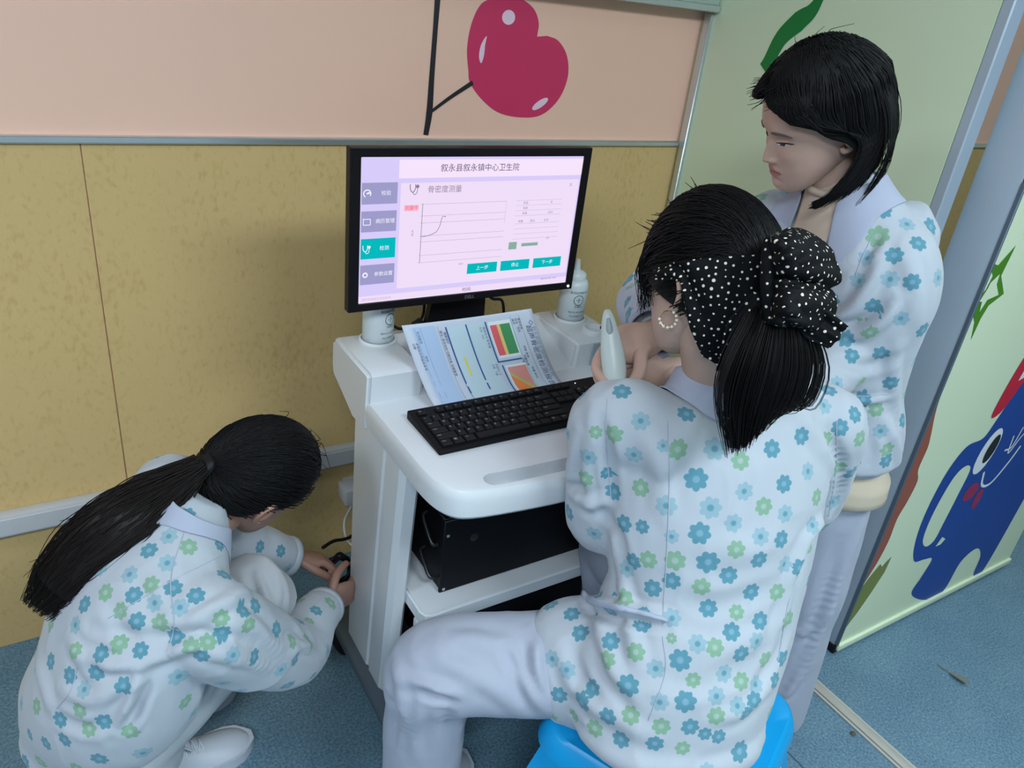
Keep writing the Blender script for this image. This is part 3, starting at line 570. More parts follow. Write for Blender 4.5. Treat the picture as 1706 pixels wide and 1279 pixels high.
for u in (0.875, 0.80, 0.235, 0.115, 0.075): spatch(u, u + 0.003, 0.04, 0.95, PGY, 0.0006, 1, 8)
# ------------------------------------------------------------------ gel bottles
M_bot = mat('bottle_plastic', (0.60, 0.66, 0.69, 1), 0.35, noise=0.02); M_lab = mat('label_dark_green', lin(50, 96, 92), 0.6)
def bottle(x, y, h, r, label, lettering_ang, nozzle=True):
    e = empty('gel_bottle', (x, y, ZD + 0.001), label, 'bottle', 'gel bottles on the trolley')
    z0 = ZD + 0.001
    lathe('bottle_body', [(0, 0), (r - 0.004, 0), (r, 0.004), (r, h - 0.012), (r - 0.003, h - 0.004), (r * 0.72, h), (0, h)], M_bot, e, (x, y, z0), 36)
    lathe('cap', [(0, h), (r * 0.74, h), (r * 0.74, h + 0.012), (r * 0.62, h + 0.016), (0.008, h + 0.020), (0.0045, h + 0.045), (0, h + 0.046)], M_bot, e, (x, y, z0), 30)
    def wrap(s, z, size, a0, m):
        me = text_me(s, size, 'CENTER')
        for v in me.vertices:
            a = a0 + v.co.x / r; v.co = Vector((x + (r + 0.0004) * math.cos(a), y + (r + 0.0004) * math.sin(a), z0 + z + v.co.y))
        mesh_ob('label_print', me, m, e)
    wrap('医用超声耦合剂', h * 0.74, 0.0062, lettering_ang, M_lab); wrap('⊕', h * 0.55, 0.018, lettering_ang, M_lab); wrap('无菌型', h * 0.40, 0.006, lettering_ang, M_lab)
    wrap('使用方法 涂于检测部位', h * 0.26, 0.0042, lettering_ang, M_lab); wrap('250g 有效期 24个月', h * 0.16, 0.0042, lettering_ang, M_lab)
    return e
bottle(1.052, 1.335, 0.098, 0.0320, 'white gel bottle with pointed cap right of the monitor', -1.75)
bottle(0.578, 1.352, 0.098, 0.0320, 'white gel bottle half hidden below the monitor\'s left corner', -1.15)
# monitor lead with ferrite bead
ld = empty('monitor_lead', (0.66, 1.37, ZD), 'black monitor lead with ferrite bead on the trolley deck', 'cable')
tube('lead', [(0.69, 1.40, 1.0), (0.694, 1.385, 0.94), (0.690, 1.375, 0.900), (0.672, 1.365, 0.884), (0.648, 1.36, 0.879), (0.632, 1.365, 0.876), (0.625, 1.40, 0.868), (0.64, 1.425, 0.80)], 0.0032, M_black, ld)
v, f = tube_vf(crom([(0.683, 1.369, 0.889), (0.678, 1.367, 0.886), (0.668, 1.363, 0.883), (0.659, 1.361, 0.881)], 3), [0.004, 0.0078, 0.0085, 0.0085, 0.0085, 0.0085, 0.0085, 0.0085, 0.0078, 0.004], 12); mesh_ob('ferrite_bead', me_from('ferrite_bead', v, f), M_black, ld, smooth=50)
tube('lead', [(0.82, 1.42, 1.0), (0.845, 1.41, 0.94), (0.875, 1.405, 0.905), (0.91, 1.412, 0.89), (0.93, 1.425, 0.82)], 0.0035, M_black, ld)
# power adapter and leads behind the trolley, left
ad = empty('power_adapter', (0.60, YW - 0.05, 0.28), 'white plug adapter on the wall behind the trolley leg', 'adapter')
q = aty(577, 822, 1.66); 
box('adapter_body', (q[0] - 0.01, 1.64, q[2] - 0.03), (q[0] + 0.075, 1.70, q[2] + 0.02), M_trunk, ad, 0.006, 2)
box('adapter_plug', (q[0] + 0.01, 1.695, q[2] - 0.02), (q[0] + 0.055, YW + 0.001, q[2] + 0.012), M_trunk, ad, 0.003, 1)
q2 = [aty(583, 848, 1.64), aty(574, 868, 1.6), aty(576, 893, 1.56), aty(590, 912, 1.5)]
tube('lead', [(q[0] + 0.02, 1.66, q[2] - 0.028)] + [tuple(a) for a in q2] + [(0.66, 1.45, 0.13)], 0.0035, M_trunk, ad)
# ------------------------------------------------------------------ figure toolkit
def nrm(v): v = np.array(v, float); return v / (np.linalg.norm(v) + 1e-12)
def limb(pts, rad, side=None, k=5, n=20):
    """rounded tube through pts with radii rad [(a,b)...]"""
    P = np.array(pts, float); R = np.array([(r, r) if np.isscalar(r) else r for r in rad], float)
    Q = crom(np.hstack([P, R]), k); Q[:, 3:] = np.maximum(Q[:, 3:], 0.002)
    a = Q[0].copy(); t0 = nrm(Q[0, :3] - Q[1, :3]); a[:3] = a[:3] + t0 * Q[0, 3:].min() * 0.45; a[3:] *= 0.6
    b = Q[-1].copy(); t1 = nrm(Q[-1, :3] - Q[-2, :3]); b[:3] = b[:3] + t1 * Q[-1, 3:].min() * 0.45; b[3:] *= 0.6
    Q = np.vstack([a, Q, b]); return tube_vf(Q[:, :3], Q[:, 3:], n, side)
def ball(c, r, ax=None, n=16):
    """ellipsoid, r=(a,b,c) along axes ax rows"""
    r = (r, r, r) if np.isscalar(r) else r; A = np.eye(3) if ax is None else np.array(ax, float)
    V = []; F = []
    for i in range(n + 1):
        th = math.pi * i / n
        for j in range(2 * n):
            ph = math.pi * j / n; p = np.array([r[0] * math.sin(th) * math.cos(ph), r[1] * math.sin(th) * math.sin(ph), r[2] * math.cos(th)]); V.append(np.array(c) + p @ A)
    m = 2 * n
    for i in range(n):
        for j in range(m): F.append((i * m + j, (i + 1) * m + j, (i + 1) * m + (j + 1) % m, i * m + (j + 1) % m))
    return V, F
def remesh(parts, voxel, smooth=4, lam=0.5):
    V, F = merge(parts); me = me_from('tmp', V, F)
    bm = bmesh.new(); bm.from_mesh(me); bmesh.ops.remove_doubles(bm, verts=bm.verts, dist=1e-6); bmesh.ops.recalc_face_normals(bm, faces=bm.faces); bm.to_mesh(me); bm.free()
    o = bpy.data.objects.new('tmp', me); COL.objects.link(o)
    md = o.modifiers.new('r', 'REMESH'); md.mode = 'VOXEL'; md.voxel_size = voxel; md.adaptivity = 0
    dg = bpy.context.evaluated_depsgraph_get(); m2 = bpy.data.meshes.new_from_object(o.evaluated_get(dg))
    bpy.data.objects.remove(o); bpy.data.meshes.remove(me)
    V = np.empty(len(m2.vertices) * 3); m2.vertices.foreach_get('co', V); V = V.reshape(-1, 3)
    E = np.empty(len(m2.edges) * 2, int); m2.edges.foreach_get('vertices', E); E = E.reshape(-1, 2)
    F = [tuple(p.vertices) for p in m2.polygons]; bpy.data.meshes.remove(m2)
    return lap(V, E, smooth, lam), F
def edges_of(F):
    s = set()
    for f in F:
        for i in range(len(f)): a, b = f[i], f[(i + 1) % len(f)]; s.add((a, b) if a < b else (b, a))
    return np.array(list(s))
def lap(V, E, it, lam=0.5):
    n = len(V); deg = np.bincount(E.ravel(), minlength=n)[:, None].astype(float)
    for i in range(it):
        for l in (lam, -lam * 0.53) if it > 6 else (lam,):
            A = np.zeros_like(V)
            for c in range(3):
                A[:, c] = np.bincount(E[:, 0], V[E[:, 1], c], n) + np.bincount(E[:, 1], V[E[:, 0], c], n)
            V = V + l * (A / deg - V)
    return V
def vnormals(V, F):
    N = np.zeros_like(V); Fa = np.array([f if len(f) == 4 else f + (f[-1],) for f in F])
    fn = np.cross(V[Fa[:, 2]] - V[Fa[:, 0]], V[Fa[:, 3]] - V[Fa[:, 1]])
    for c in range(4):
        for d in range(3): N[:, d] += np.bincount(Fa[:, c], fn[:, d], len(V))
    return N / (np.linalg.norm(N, axis=1)[:, None] + 1e-12)
def bvh_of(V, F): return BVHTree.FromPolygons([tuple(v) for v in V], F)
def cast(bvh, px, py, maxd=4.0):
    h = bvh.ray_cast(Vector(CC), Vector(ray(px, py)), maxd); return None if h[0] is None else (np.array(h[0]), np.array(h[1]))
def vnoise(P, scale, seed=0):
    """cheap smooth value noise, P (n,3)"""
    Q = P * scale + seed * 17.13; I = np.floor(Q).astype(int); f = Q - I; f = f * f * (3 - 2 * f); out = np.zeros(len(P))
    def h(i, j, k):
        x = (i * 374761393 + j * 668265263 + k * 2147483647 + seed * 1274126177) & 0x7fffffff; x = ((x ^ (x >> 13)) * 1274126177) & 0x7fffffff; return ((x ^ (x >> 16)) & 0xffff) / 65535.0
    for a in (0, 1):
        for b in (0, 1):
            for c in (0, 1):
                w = (f[:, 0] if a else 1 - f[:, 0]) * (f[:, 1] if b else 1 - f[:, 1]) * (f[:, 2] if c else 1 - f[:, 2]); out += w * h(I[:, 0] + a, I[:, 1] + b, I[:, 2] + c)
    return out * 2 - 1
def drape(V, F, folds=(), noise=0.003, nscale=11, seed=1, fine=0.0012, rid=1.0):
    """soft undulation plus fold ridges (+) and creases (-) along polylines given in the picture and dropped on the surface"""
    N = vnormals(V, F); D = noise * vnoise(V, nscale, seed) + fine * vnoise(V * np.array([1, 1, 0.6]), nscale * 3.1, seed + 3)
    patch = np.clip(vnoise(V, 5.0, seed + 7) + .35, 0, 1)
    for q, (sc_, am) in enumerate((((13, 13, 4.5), .0046), ((8, 16, 9), .0036), ((26, 26, 12), .0018))):
        rd = 1 - np.abs(vnoise(V * np.array(sc_), 1.0, seed + 20 + q)); D += rid * am * (rd ** 3 - .45) * (patch if q < 2 else 1 - patch * .5)
    if folds:
        bvh = bvh_of(V, F)
        for pts, amp, wid in folds:
            amp *= 1.4
            Q = crom(np.array(pts, float), 8); H = [cast(bvh, *q) for q in Q]; H = [h for h in H if h is not None]
            if len(H) < 2: continue
            A = np.array([h[0] for h in H]); n = len(A); HN = np.array([h[1] for h in H]); t = np.linspace(0, 1, n); taper = np.sin(np.pi * np.clip(t * 0.94 + 0.03, 0, 1)) ** 0.6
            lo = A.min(0) - wid * 3; hi = A.max(0) + wid * 3; sel = np.where(((V > lo) & (V < hi)).all(1))[0]
            if not len(sel): continue
            d2 = ((V[sel][:, None, :] - A[None]) ** 2).sum(2); k = d2.argmin(1); d = np.sqrt(d2[np.arange(len(sel)), k])
            ok = (N[sel] * HN[k]).sum(1) > -0.2
            u = d / wid; D[sel] += np.where(ok, amp * taper[k] * (np.exp(-u * u) - 0.35 * np.exp(-((u - 1.6) / 0.7) ** 2)), 0)
    return V + N * D[:, None]
def cloth_me(name, V, F):
    me = me_from(name, V, F); me.polygons.foreach_set('use_smooth', [True] * len(me.polygons)); return me
def dots(me, traced, spacing, size, seed=3, mix=(0.5, 0.25, 0.25), jitter=0.15):
    """per-face local coordinates around the nearest print motif; traced = [(point, normal, type, size)]"""
    n = len(me.vertices); V = np.empty(n * 3); me.vertices.foreach_get('co', V); V = V.reshape(-1, 3)
    NV = np.empty(n * 3); me.vertices.foreach_get('normal', NV); NV = NV.reshape(-1, 3)
    rng = np.random.RandomState(seed); C = [t[0] for t in traced]; CN = [t[1] for t in traced]; TY = [t[2] for t in traced]; SZ = [t[3] for t in traced]
    cand = rng.permutation(n)[:9000]; A = np.array(C) if C else np.zeros((0, 3))
    buf = np.zeros((4000, 3)); m = len(C); buf[:m] = A
    for i in cand:
        if m >= 3999: break
        if m and ((buf[:m] - V[i]) ** 2).sum(1).min() < spacing ** 2: continue
        buf[m] = V[i]; m += 1; C.append(V[i]); CN.append(NV[i]); TY.append(rng.choice(3, p=mix)); SZ.append(size * (1 + jitter * rng.randn()))
    kd = KDTree(m)
    for i in range(m): kd.insert(C[i], i)
    kd.balance(); CN = np.array(CN); C = np.array(C)
    ref = nrm([0.2, 0.1, 1.0]); T1 = np.array([nrm(np.cross(ref if abs(ref @ c) < 0.95 else [1, 0, 0], c)) for c in CN]); T2 = np.cross(CN, T1)
    ang = rng.rand(m) * 6.28; c_, s_ = np.cos(ang)[:, None], np.sin(ang)[:, None]; T1, T2 = T1 * c_ + T2 * s_, -T1 * s_ + T2 * c_
    nf = len(me.polygons); FC = np.empty(nf * 3); me.polygons.foreach_get('center', FC); FC = FC.reshape(-1, 3); FN = np.empty(nf * 3); me.polygons.foreach_get('normal', FN); FN = FN.reshape(-1, 3)
    near = np.array([kd.find(f)[1] for f in FC]); ok = (FN * CN[near]).sum(1) > 0.15
    ls = np.empty(nf, int); me.polygons.foreach_get('loop_total', ls); lf = np.repeat(np.arange(nf), ls); lv = np.empty(len(me.loops), int); me.loops.foreach_get('vertex_index', lv)
    k = near[lf]; d = V[lv] - C[k]; sz = np.array(SZ)[k]; uv = np.stack([(d * T1[k]).sum(1) / sz, (d * T2[k]).sum(1) / sz], 1); uv[~ok[lf]] = 9.0
    l = me.uv_layers.new(name='motif'); l.data.foreach_set('uv', uv.ravel())
    a = me.attributes.new('motif_type', 'FLOAT', 'FACE'); a.data.foreach_set('value', np.array(TY, float)[near])
def motif_nodes(m):
    nt = m.node_tree; N = nt.nodes; L = nt.links; uv = N.new('ShaderNodeUVMap'); uv.uv_map = 'motif'; at_ = N.new('ShaderNodeAttribute'); at_.attribute_name = 'motif_type'
    sp = N.new('ShaderNodeSeparateXYZ'); L.new(uv.outputs[0], sp.inputs[0])
    def M(op, a, b=None, c=None):
        n = N.new('ShaderNodeMath'); n.operation = op
        for i, x in enumerate((a, b, c)):
            if x is None: continue
            if isinstance(x, (int, float)): n.inputs[i].default_value = x
            else: L.new(x, n.inputs[i])
        return n.outputs[0]
    x, y = sp.outputs[0], sp.outputs[1]; r = M('SQRT', M('ADD', M('MULTIPLY', x, x), M('MULTIPLY', y, y))); th = M('ARCTAN2', y, x)
    return nt, N, L, M, r, th, at_.outputs['Fac']
def TN(r, g, b): q = lin(r, g, b); return (q[0] * .60, q[1] * .60, q[2] * .62, 1)
def jacket_mat(name, base):
    m = mat(name, base, 0.85, bump=0.12, bscale=900, sheen=0.15, spec=0.2); nt, N, L, M, r, th, ty = motif_nodes(m)
    lobe = M('MULTIPLY_ADD', M('ABSOLUTE', M('COSINE', M('MULTIPLY', th, 3.5))), 0.26, 0.74)
    msk = N.new('ShaderNodeMapRange'); L.new(M('SUBTRACT', r, lobe), msk.inputs[0]); msk.inputs[1].default_value = 0.03; msk.inputs[2].default_value = -0.05
    ctr = N.new('ShaderNodeMapRange'); L.new(r, ctr.inputs[0]); ctr.inputs[1].default_value = 0.36; ctr.inputs[2].default_value = 0.2
    ra = N.new('ShaderNodeValToRGB'); rb = N.new('ShaderNodeValToRGB')
    for R_, cols in ((ra, (TN(112, 176, 196), TN(176, 212, 226), TN(160, 206, 176))), (rb, (TN(150, 200, 222), TN(118, 180, 200), TN(196, 222, 212)))):
        R_.color_ramp.interpolation = 'CONSTANT'; e = R_.color_ramp.elements; e[0].position = 0; e[0].color = cols[0]; e[1].position = 0.34; e[1].color = cols[1]; k = e.new(0.67); k.color = cols[2]
        L.new(M('MULTIPLY', ty, 0.45), R_.inputs[0])
    m1 = N.new('ShaderNodeMix'); m1.data_type = 'RGBA'; L.new(ctr.outputs[0], m1.inputs[0]); L.new(ra.outputs[0], m1.inputs[6]); L.new(rb.outputs[0], m1.inputs[7])
    m2 = N.new('ShaderNodeMix'); m2.data_type = 'RGBA'; L.new(msk.outputs[0], m2.inputs[0]); m2.inputs[6].default_value = base; L.new(m1.outputs[2], m2.inputs[7])
    L.new(m2.outputs[2], N['Principled BSDF'].inputs['Base Color']); return m
def scarf_mat():
    m = mat('polka_scarf', (0.004, 0.0045, 0.006, 1), 0.7, bump=0.1, bscale=700, spec=0.12); nt, N, L, M, r, th, ty = motif_nodes(m)
    msk = N.new('ShaderNodeMapRange'); L.new(r, msk.inputs[0]); msk.inputs[1].default_value = 1.05; msk.inputs[2].default_value = 0.8
    m2 = N.new('ShaderNodeMix'); m2.data_type = 'RGBA'; L.new(msk.outputs[0], m2.inputs[0]); m2.inputs[6].default_value = (0.004, 0.0045, 0.006, 1); m2.inputs[7].default_value = lin(226, 220, 206)
    L.new(m2.outputs[2], N['Principled BSDF'].inputs['Base Color']); return m
M_jack = jacket_mat('floral_cotton', (0.425, 0.465, 0.53, 1)); M_scarf = scarf_mat()
M_coll = mat('collar_cotton', (0.375, 0.41, 0.53, 1), 0.85, bump=0.1, bscale=900, sheen=0.1, spec=0.2); M_trou = mat('trouser_cotton', (0.375, 0.405, 0.50, 1), 0.85, bump=0.12, bscale=900, sheen=0.1, spec=0.2); M_trouc = mat('cream_trouser_cotton', (0.48, 0.50, 0.55, 1), 0.85, bump=0.12, bscale=900, spec=0.2)
M_seam = mat('seam_thread', (0.36, 0.40, 0.48, 1), 0.9)
M_hair = mat('black_hair', (0.0050, 0.0045, 0.0055, 1), 0.48, spec=0.22); M_hairb = mat('brown_black_hair', (0.0085, 0.0055, 0.0050, 1), 0.5, spec=0.22)
def skin_mat(name, col):
    m = mat(name, col, 0.5, bump=0.06, bscale=600, sss=0.12, spec=0.35); nt = m.node_tree; N = nt.nodes; L = nt.links
    a = N.new('ShaderNodeAttribute'); a.attribute_name = 'lip'; mx = N.new('ShaderNodeMix'); mx.data_type = 'RGBA'; mx.inputs[6].default_value = col; mx.inputs[7].default_value = (.36, .16, .145, 1)
    L.new(a.outputs['Fac'], mx.inputs[0]); L.new(mx.outputs[2], N['Principled BSDF'].inputs['Base Color']); return m
M_skin = skin_mat('skin', (.54, .355, .29, 1)); M_skind = skin_mat('skin_warm', (.36, .20, .155, 1))
# ---- head, local axes: x right, y forward, z up; origin between the eyes' level and ear axis
HT = np.array([  # z, front, back, half width, mid y
    [0.114, 0.004, -0.034, 0.006, -0.016], [0.110, 0.026, -0.054, 0.030, -0.016], [0.102, 0.044, -0.070, 0.046, -0.016], [0.088, 0.062, -0.084, 0.059, -0.016], [0.070, 0.076, -0.093, 0.067, -0.014],
    [0.050, 0.085, -0.098, 0.073, -0.012], [0.030, 0.089, -0.099, 0.075, -0.010], [0.015, 0.088, -0.097, 0.0745, -0.008], [0.000, 0.084, -0.093, 0.0725, -0.006], [-0.020, 0.086, -0.084, 0.0700, -0.002],
    [-0.040, 0.087, -0.070, 0.0660, 0.004], [-0.055, 0.088, -0.052, 0.0615, 0.012], [-0.070, 0.087, -0.030, 0.0550, 0.022], [-0.085, 0.086, -0.004, 0.0460, 0.034], [-0.097, 0.083, 0.020, 0.0360, 0.046], [-0.106, 0.076, 0.038, 0.0240, 0.056], [-0.111, 0.066, 0.052, 0.0090, 0.060]])
def head_vf(nz=110, na=132):
    z = np.concatenate([np.linspace(0.114, 0.09, 14, endpoint=False), np.linspace(0.09, 0.03, 18, endpoint=False), np.linspace(0.03, -0.095, nz - 44, endpoint=False), np.linspace(-0.095, -0.111, 12)])
    def ip(c):
        v = np.interp(z[::-1], HT[::-1, 0], HT[::-1, c])[::-1]; 
        for _ in range(3): v[1:-1] = (v[:-2] + 2 * v[1:-1] + v[2:]) / 4
        return v
    fr, bk, w, md = ip(1), ip(2), ip(3), ip(4); V = []
    t = np.linspace(0, 2 * np.pi, na, endpoint=False); t = t - 0.22 * np.sin(2 * t + np.pi) * 0 ; t = t + 0.32 * np.cos(t)   # denser in front (t = pi/2)
    g = lambda a, m, s: np.exp(-((a - m) / s) ** 2)
    for i, zz in enumerate(z):
        c, s = np.cos(t), np.sin(t); e = 0.86
        x = w[i] * np.sign(c) * np.abs(c) ** np.where(s > 0, e, 0.95); y = np.where(s > 0, md[i] + (fr[i] - md[i]) * np.abs(s) ** 0.92, md[i] + (bk[i] - md[i]) * np.abs(s) ** 0.95)
        fz = np.clip((y - 0.02) / 0.04, 0, 1); X = x * 1000; Z = zz * 1000; ax = np.abs(X); dy = np.zeros_like(x)
        dy += -7.0 * g(ax, 31, 13) * g(Z, 3, 9) + 4.6 * g(ax, 31, 10.5) * g(Z, -1.5, 6.5) + 1.8 * g(ax, 26, 16) * g(Z, 19, 7)
        hn = np.interp(Z, [-47, -43, -39, -34, -27, -17, -7, 3, 14], [0, 4.5, 14.5, 17.5, 15.5, 11, 7, 3.2, 0]); sx = np.interp(Z, [-40, -33, -20, -5, 12], [9.5, 9.0, 7.5, 6.8, 8]); dy += hn * np.exp(-(np.abs(X) / sx) ** 2.2)
        dy += 6.0 * g(ax, 12.5, 4.5) * g(Z, -36.5, 5) - 1.0 * g(ax, 0, 3) * g(Z, -50, 4)
        dy += 4.2 * np.exp(-(X / 17) ** 2) * g(Z, -56.5, 3.6) + 4.8 * np.exp(-(X / 15) ** 2) * g(Z, -66, 4.2) - 2.8 * np.exp(-(X / 18) ** 4) * g(Z, -61, 1.6) - 2.6 * g(ax, 0, 16) * g(Z, -75.5, 4.5) + 4.0 * g(ax, 0, 14) * g(Z, -90, 9) + 2.6 * g(ax, 40, 14) * g(Z, -26, 14)
        y = y + dy * fz / 1000
        V += list(np.stack([x, y, np.full_like(x, zz)], 1))
    V = np.array(V); F = [(i * na + j, i * na + (j + 1) % na, (i + 1) * na + (j + 1) % na, (i + 1) * na + j) for i in range(len(z) - 1) for j in range(na)]
    top = len(V); V = np.vstack([V, [[0, -0.015, 0.1145]], [[0, 0.059, -0.1115]]]); L_ = (len(z) - 1) * na
    F += [(top, (j + 1) % na, j) for j in range(na)] + [(top + 1, L_ + j, L_ + (j + 1) % na) for j in range(na)]
    X, Z, Y = V[:, 0] * 1000, V[:, 2] * 1000, V[:, 1]
    up = -52.2 - 1.2 * (np.abs(X) / 22) ** 1.5 * 4 + 0.8 * np.exp(-((np.abs(X) - 5) / 4) ** 2); lo = -71.0 + 9.5 * (np.abs(X) / 23) ** 2
    lip = ((Y > 0.06) & (np.abs(X) < 24)) * np.clip((up - Z) / 1.2 + 0.5, 0, 1) * np.clip((Z - lo) / 1.2 + 0.5, 0, 1)
    return V, F, lip
def ear_vf(sd):
    """right ear for sd=+1"""
    hel = [(0.071, 0.010, -0.006), (0.076, 0.008, 0.006), (0.083, -0.002, 0.021), (0.087, -0.014, 0.024), (0.088, -0.023, 0.016), (0.086, -0.024, 0.000), (0.081, -0.016, -0.016), (0.076, -0.006, -0.026), (0.073, 0.002, -0.027), (0.071, 0.005, -0.02)]
    P = [(sd * a, b - 0.006, c - 0.004) for a, b, c in hel]
    h = tube_vf(crom(P, 4), np.interp(np.linspace(0, 1, 37), [0, .3, .6, .8, .9, 1], [.003, .0038, .0042, .0052, .006, .004]), 9)
    f = Matrix.Rotation(0, 3, 'Z'); ax = [nrm((0.35 * sd, 0.94, 0)), nrm((0.94 * sd, -0.35, 0)), (0, 0, 1)]
    return merge([h, ball((sd * 0.0775, -0.014, -0.004), (0.014, 0.0045, 0.023), ax, 10)])
def frame_of(fwd, up):
    f = nrm(fwd); u = nrm(np.array(up, float) - f * (np.array(up, float) @ f)); r = np.cross(f, u); return np.array([r, f, u])
def place(V, org, fr): return np.array(org) + np.array(V) @ fr
def fingers(paths, r0=0.0088, r1=0.0066): return [limb(p, np.interp(np.linspace(0, 1, len(p)), [0, 0.6, 1], [r0, r0 * 0.93, r1]), None, 5, 12) for p in paths]
def make_hand(palm, palm_r, paths, side, thumb, vox=0.0019, k=1.0):
    parts = [limb(palm, palm_r, side, 5, 20)] + fingers(paths, .0088 * k, .0066 * k) + fingers([thumb], 0.0102 * k, 0.0078 * k)
    return remesh(parts, vox, 3)
def curl(base, d, n, lens, angs):
    P = [np.array(base, float)]; a = 0
    for l, g in zip(lens, angs):
        a += math.radians(g); P.append(P[-1] + l * (math.cos(a) * d + math.sin(a) * n))
    return P
def std_hand(w, d, n, t, angs, thumb_dirs, scale=1.0):
    """w wrist, d towards fingers, n out of the palm, t towards the thumb"""
    d, n, t = nrm(d), nrm(n), nrm(t); s = scale
    palm = [w - d * 0.03 * s, w, w + d * 0.035 * s + n * 0.002, w + d * 0.075 * s]; pr_ = [(0.026 * s, 0.020 * s), (0.027 * s, 0.019 * s), (0.036 * s, 0.0165 * s), (0.036 * s, 0.0125 * s)]
    L_ = [(0.034, 0.022, 0.018), (0.037, 0.025, 0.019), (0.034, 0.023, 0.018), (0.027, 0.018, 0.016)]; off = [0.028, 0.0095, -0.009, -0.026]; st_ = [0.078, 0.081, 0.077, 0.069]
    P = [curl(w + d * st_[i] * s + t * off[i] * s, d, n, [x * s for x in L_[i]], angs[i]) for i in range(4)]
    P = [[p[0] - d * 0.02 * s] + p for p in P]; b = w + d * 0.018 * s + t * 0.022 * s; th = [b - t * 0.008 * s, b]
    for l, (a1, a2, a3) in zip((0.040, 0.030, 0.024), thumb_dirs): th.append(th[-1] + l * s * nrm(a1 * d + a2 * t + a3 * n))
    return make_hand(palm, pr_, P, t, th)
def person(name, loc, label, bodyparts, headpos, fr, hands, skin, voxel=0.006):
    """body: one skin mesh (trunk, limbs, neck), head and hands welded in"""
    bV, bF = remesh(bodyparts, voxel, 4); hV, hF, lip = head_vf(); e1, e2 = ear_vf(1), ear_vf(-1)
    parts = [(list(bV), bF), (list(place(hV, headpos, fr)), hF), (list(place(e1[0], headpos, fr)), e1[1]), (list(place(e2[0], headpos, fr)), e2[1])] + [(list(v), f) for v, f in hands]
    V, F = merge(parts); me = cloth_me(name, np.array(V) - np.array(loc), F)
    a = me.attributes.new('lip', 'FLOAT', 'POINT'); vals = np.zeros(len(V)); vals[len(bV):len(bV) + len(hV)] = lip; a.data.foreach_set('value', vals)
    o = mesh_ob(name, me, skin, None, loc); tag(o, label, 'person'); return o
def strands_me(name, lines, r0=0.0011, r1=0.0003, k=3, sides=3):
    parts_v = []; parts_f = []; off = 0
    for ln in lines:
        P = crom(ln, k); v, f = tube_vf(P, np.linspace(r0, r1, len(P)), sides, None, False); parts_v += list(v); parts_f += [tuple(i + off for i in q) for q in f]; off += len(v)
    return cloth_me(name, np.array(parts_v), parts_f)
def shoe(person_o, heel, dirv, m_up, m_sole, laces=True, s=1.0):
    d = nrm(np.array([dirv[0], dirv[1], 0])); l = np.array([-d[1], d[0], 0]); h = np.array(heel, float)
    secs = [(-0.004, .018, .05, .030), (0.004, .027, .066, .03), (0.03, .032, .084, .03), (0.07, .034, .092, .03), (0.105, .036, .084, .03), (0.135, .040, .068, .03), (0.17, .044, .054, .03), (0.205, .044, .046, .03), (0.228, .037, .040, .03), (0.243, .024, .032, .03), (0.249, .010, .026, .03)]
    V = []; F = []; n = 18
    for x, w, top, _ in secs:
        for j in range(n):
            a = math.pi * (j / (n - 1)); V.append(h + d * x * s + l * (w * math.cos(a) * (1 - 0.22 * math.sin(a) ** 2)) * s + np.array([0, 0, 0.014 + (top - 0.014) * math.sin(a) ** 0.75]) * s)
    for i in range(len(secs) - 1):
        for j in range(n - 1): F.append((i * n + j, i * n + j + 1, (i + 1) * n + j + 1, (i + 1) * n + j))
        F.append((i * n + n - 1, i * n, (i + 1) * n, (i + 1) * n + n - 1))
    F.append(tuple(range(n))[::-1]); F.append(tuple((len(secs) - 1) * n + j for j in range(n)))
    me = me_from('shoe', V, F); bm = bmesh.new(); bm.from_mesh(me); bmesh.ops.recalc_face_normals(bm, faces=bm.faces); bm.to_mesh(me); bm.free()
    up = mesh_ob('shoe', me, m_up, person_o, smooth=60)
    sm = up.modifiers.new('s', 'SUBSURF'); sm.levels = 1; sm.render_levels = 1
    out = [(x, w * 1.07) for x, w, _, _ in secs]; out[0] = (-0.010, .016); out[-1] = (0.256, .012)
    pts = [(x, w) for x, w in out] + [(x, -w) for x, w in out[::-1]]
    bm = bmesh.new(); bm_prism(bm, pts, lambda p: h + d * p[0] * s + l * p[1] * s + np.array([0, 0, 0.0005]), lambda p: h + d * p[0] * s + l * p[1] * s + np.array([0, 0, 0.026 * s])); bmesh.ops.recalc_face_normals(bm, faces=bm.faces)
    mesh_ob('sole', bm_me(bm, 'sole'), m_sole, up, smooth=50)
    if laces:
        for i, x in enumerate((0.088, 0.103, 0.118, 0.133, 0.148)):
            top = np.interp(x, [q[0] for q in secs], [q[2] for q in secs]); w = 0.022
            P = [h + d * (x - 0.006) + l * w + np.array([0, 0, top - 0.012]), h + d * x + np.array([0, 0, top + 0.004]), h + d * (x + 0.006) - l * w + np.array([0, 0, top - 0.012])]
            tube('lace', P, 0.0026, m_up, up, 7, 5)
            P = [h + d * (x + 0.006) + l * w + np.array([0, 0, top - 0.014]), h + d * x + np.array([0, 0, top + 0.003]), h + d * (x - 0.006) - l * w + np.array([0, 0, top - 0.010])]
            tube('lace', P, 0.0026, m_up, up, 7, 5)
        q = h + d * 0.085 + np.array([0, 0, 0.096])
        for sx in (-1, 1):
            tube('lace_loop', [q, q + l * 0.02 * sx + d * 0.008 + np.array([0, 0, 0.012]), q + l * 0.036 * sx + d * 0.016 + np.array([0, 0, 0.004]), q + l * 0.022 * sx + d * 0.016, q + d * 0.004], 0.0024, m_up, up, 7, 5)
            tube('lace_loop', [q, q + l * 0.016 * sx + d * 0.02, q + l * 0.026 * sx + d * 0.045 - np.array([0, 0, 0.02])], 0.0024, m_up, up, 7, 5)
    return up
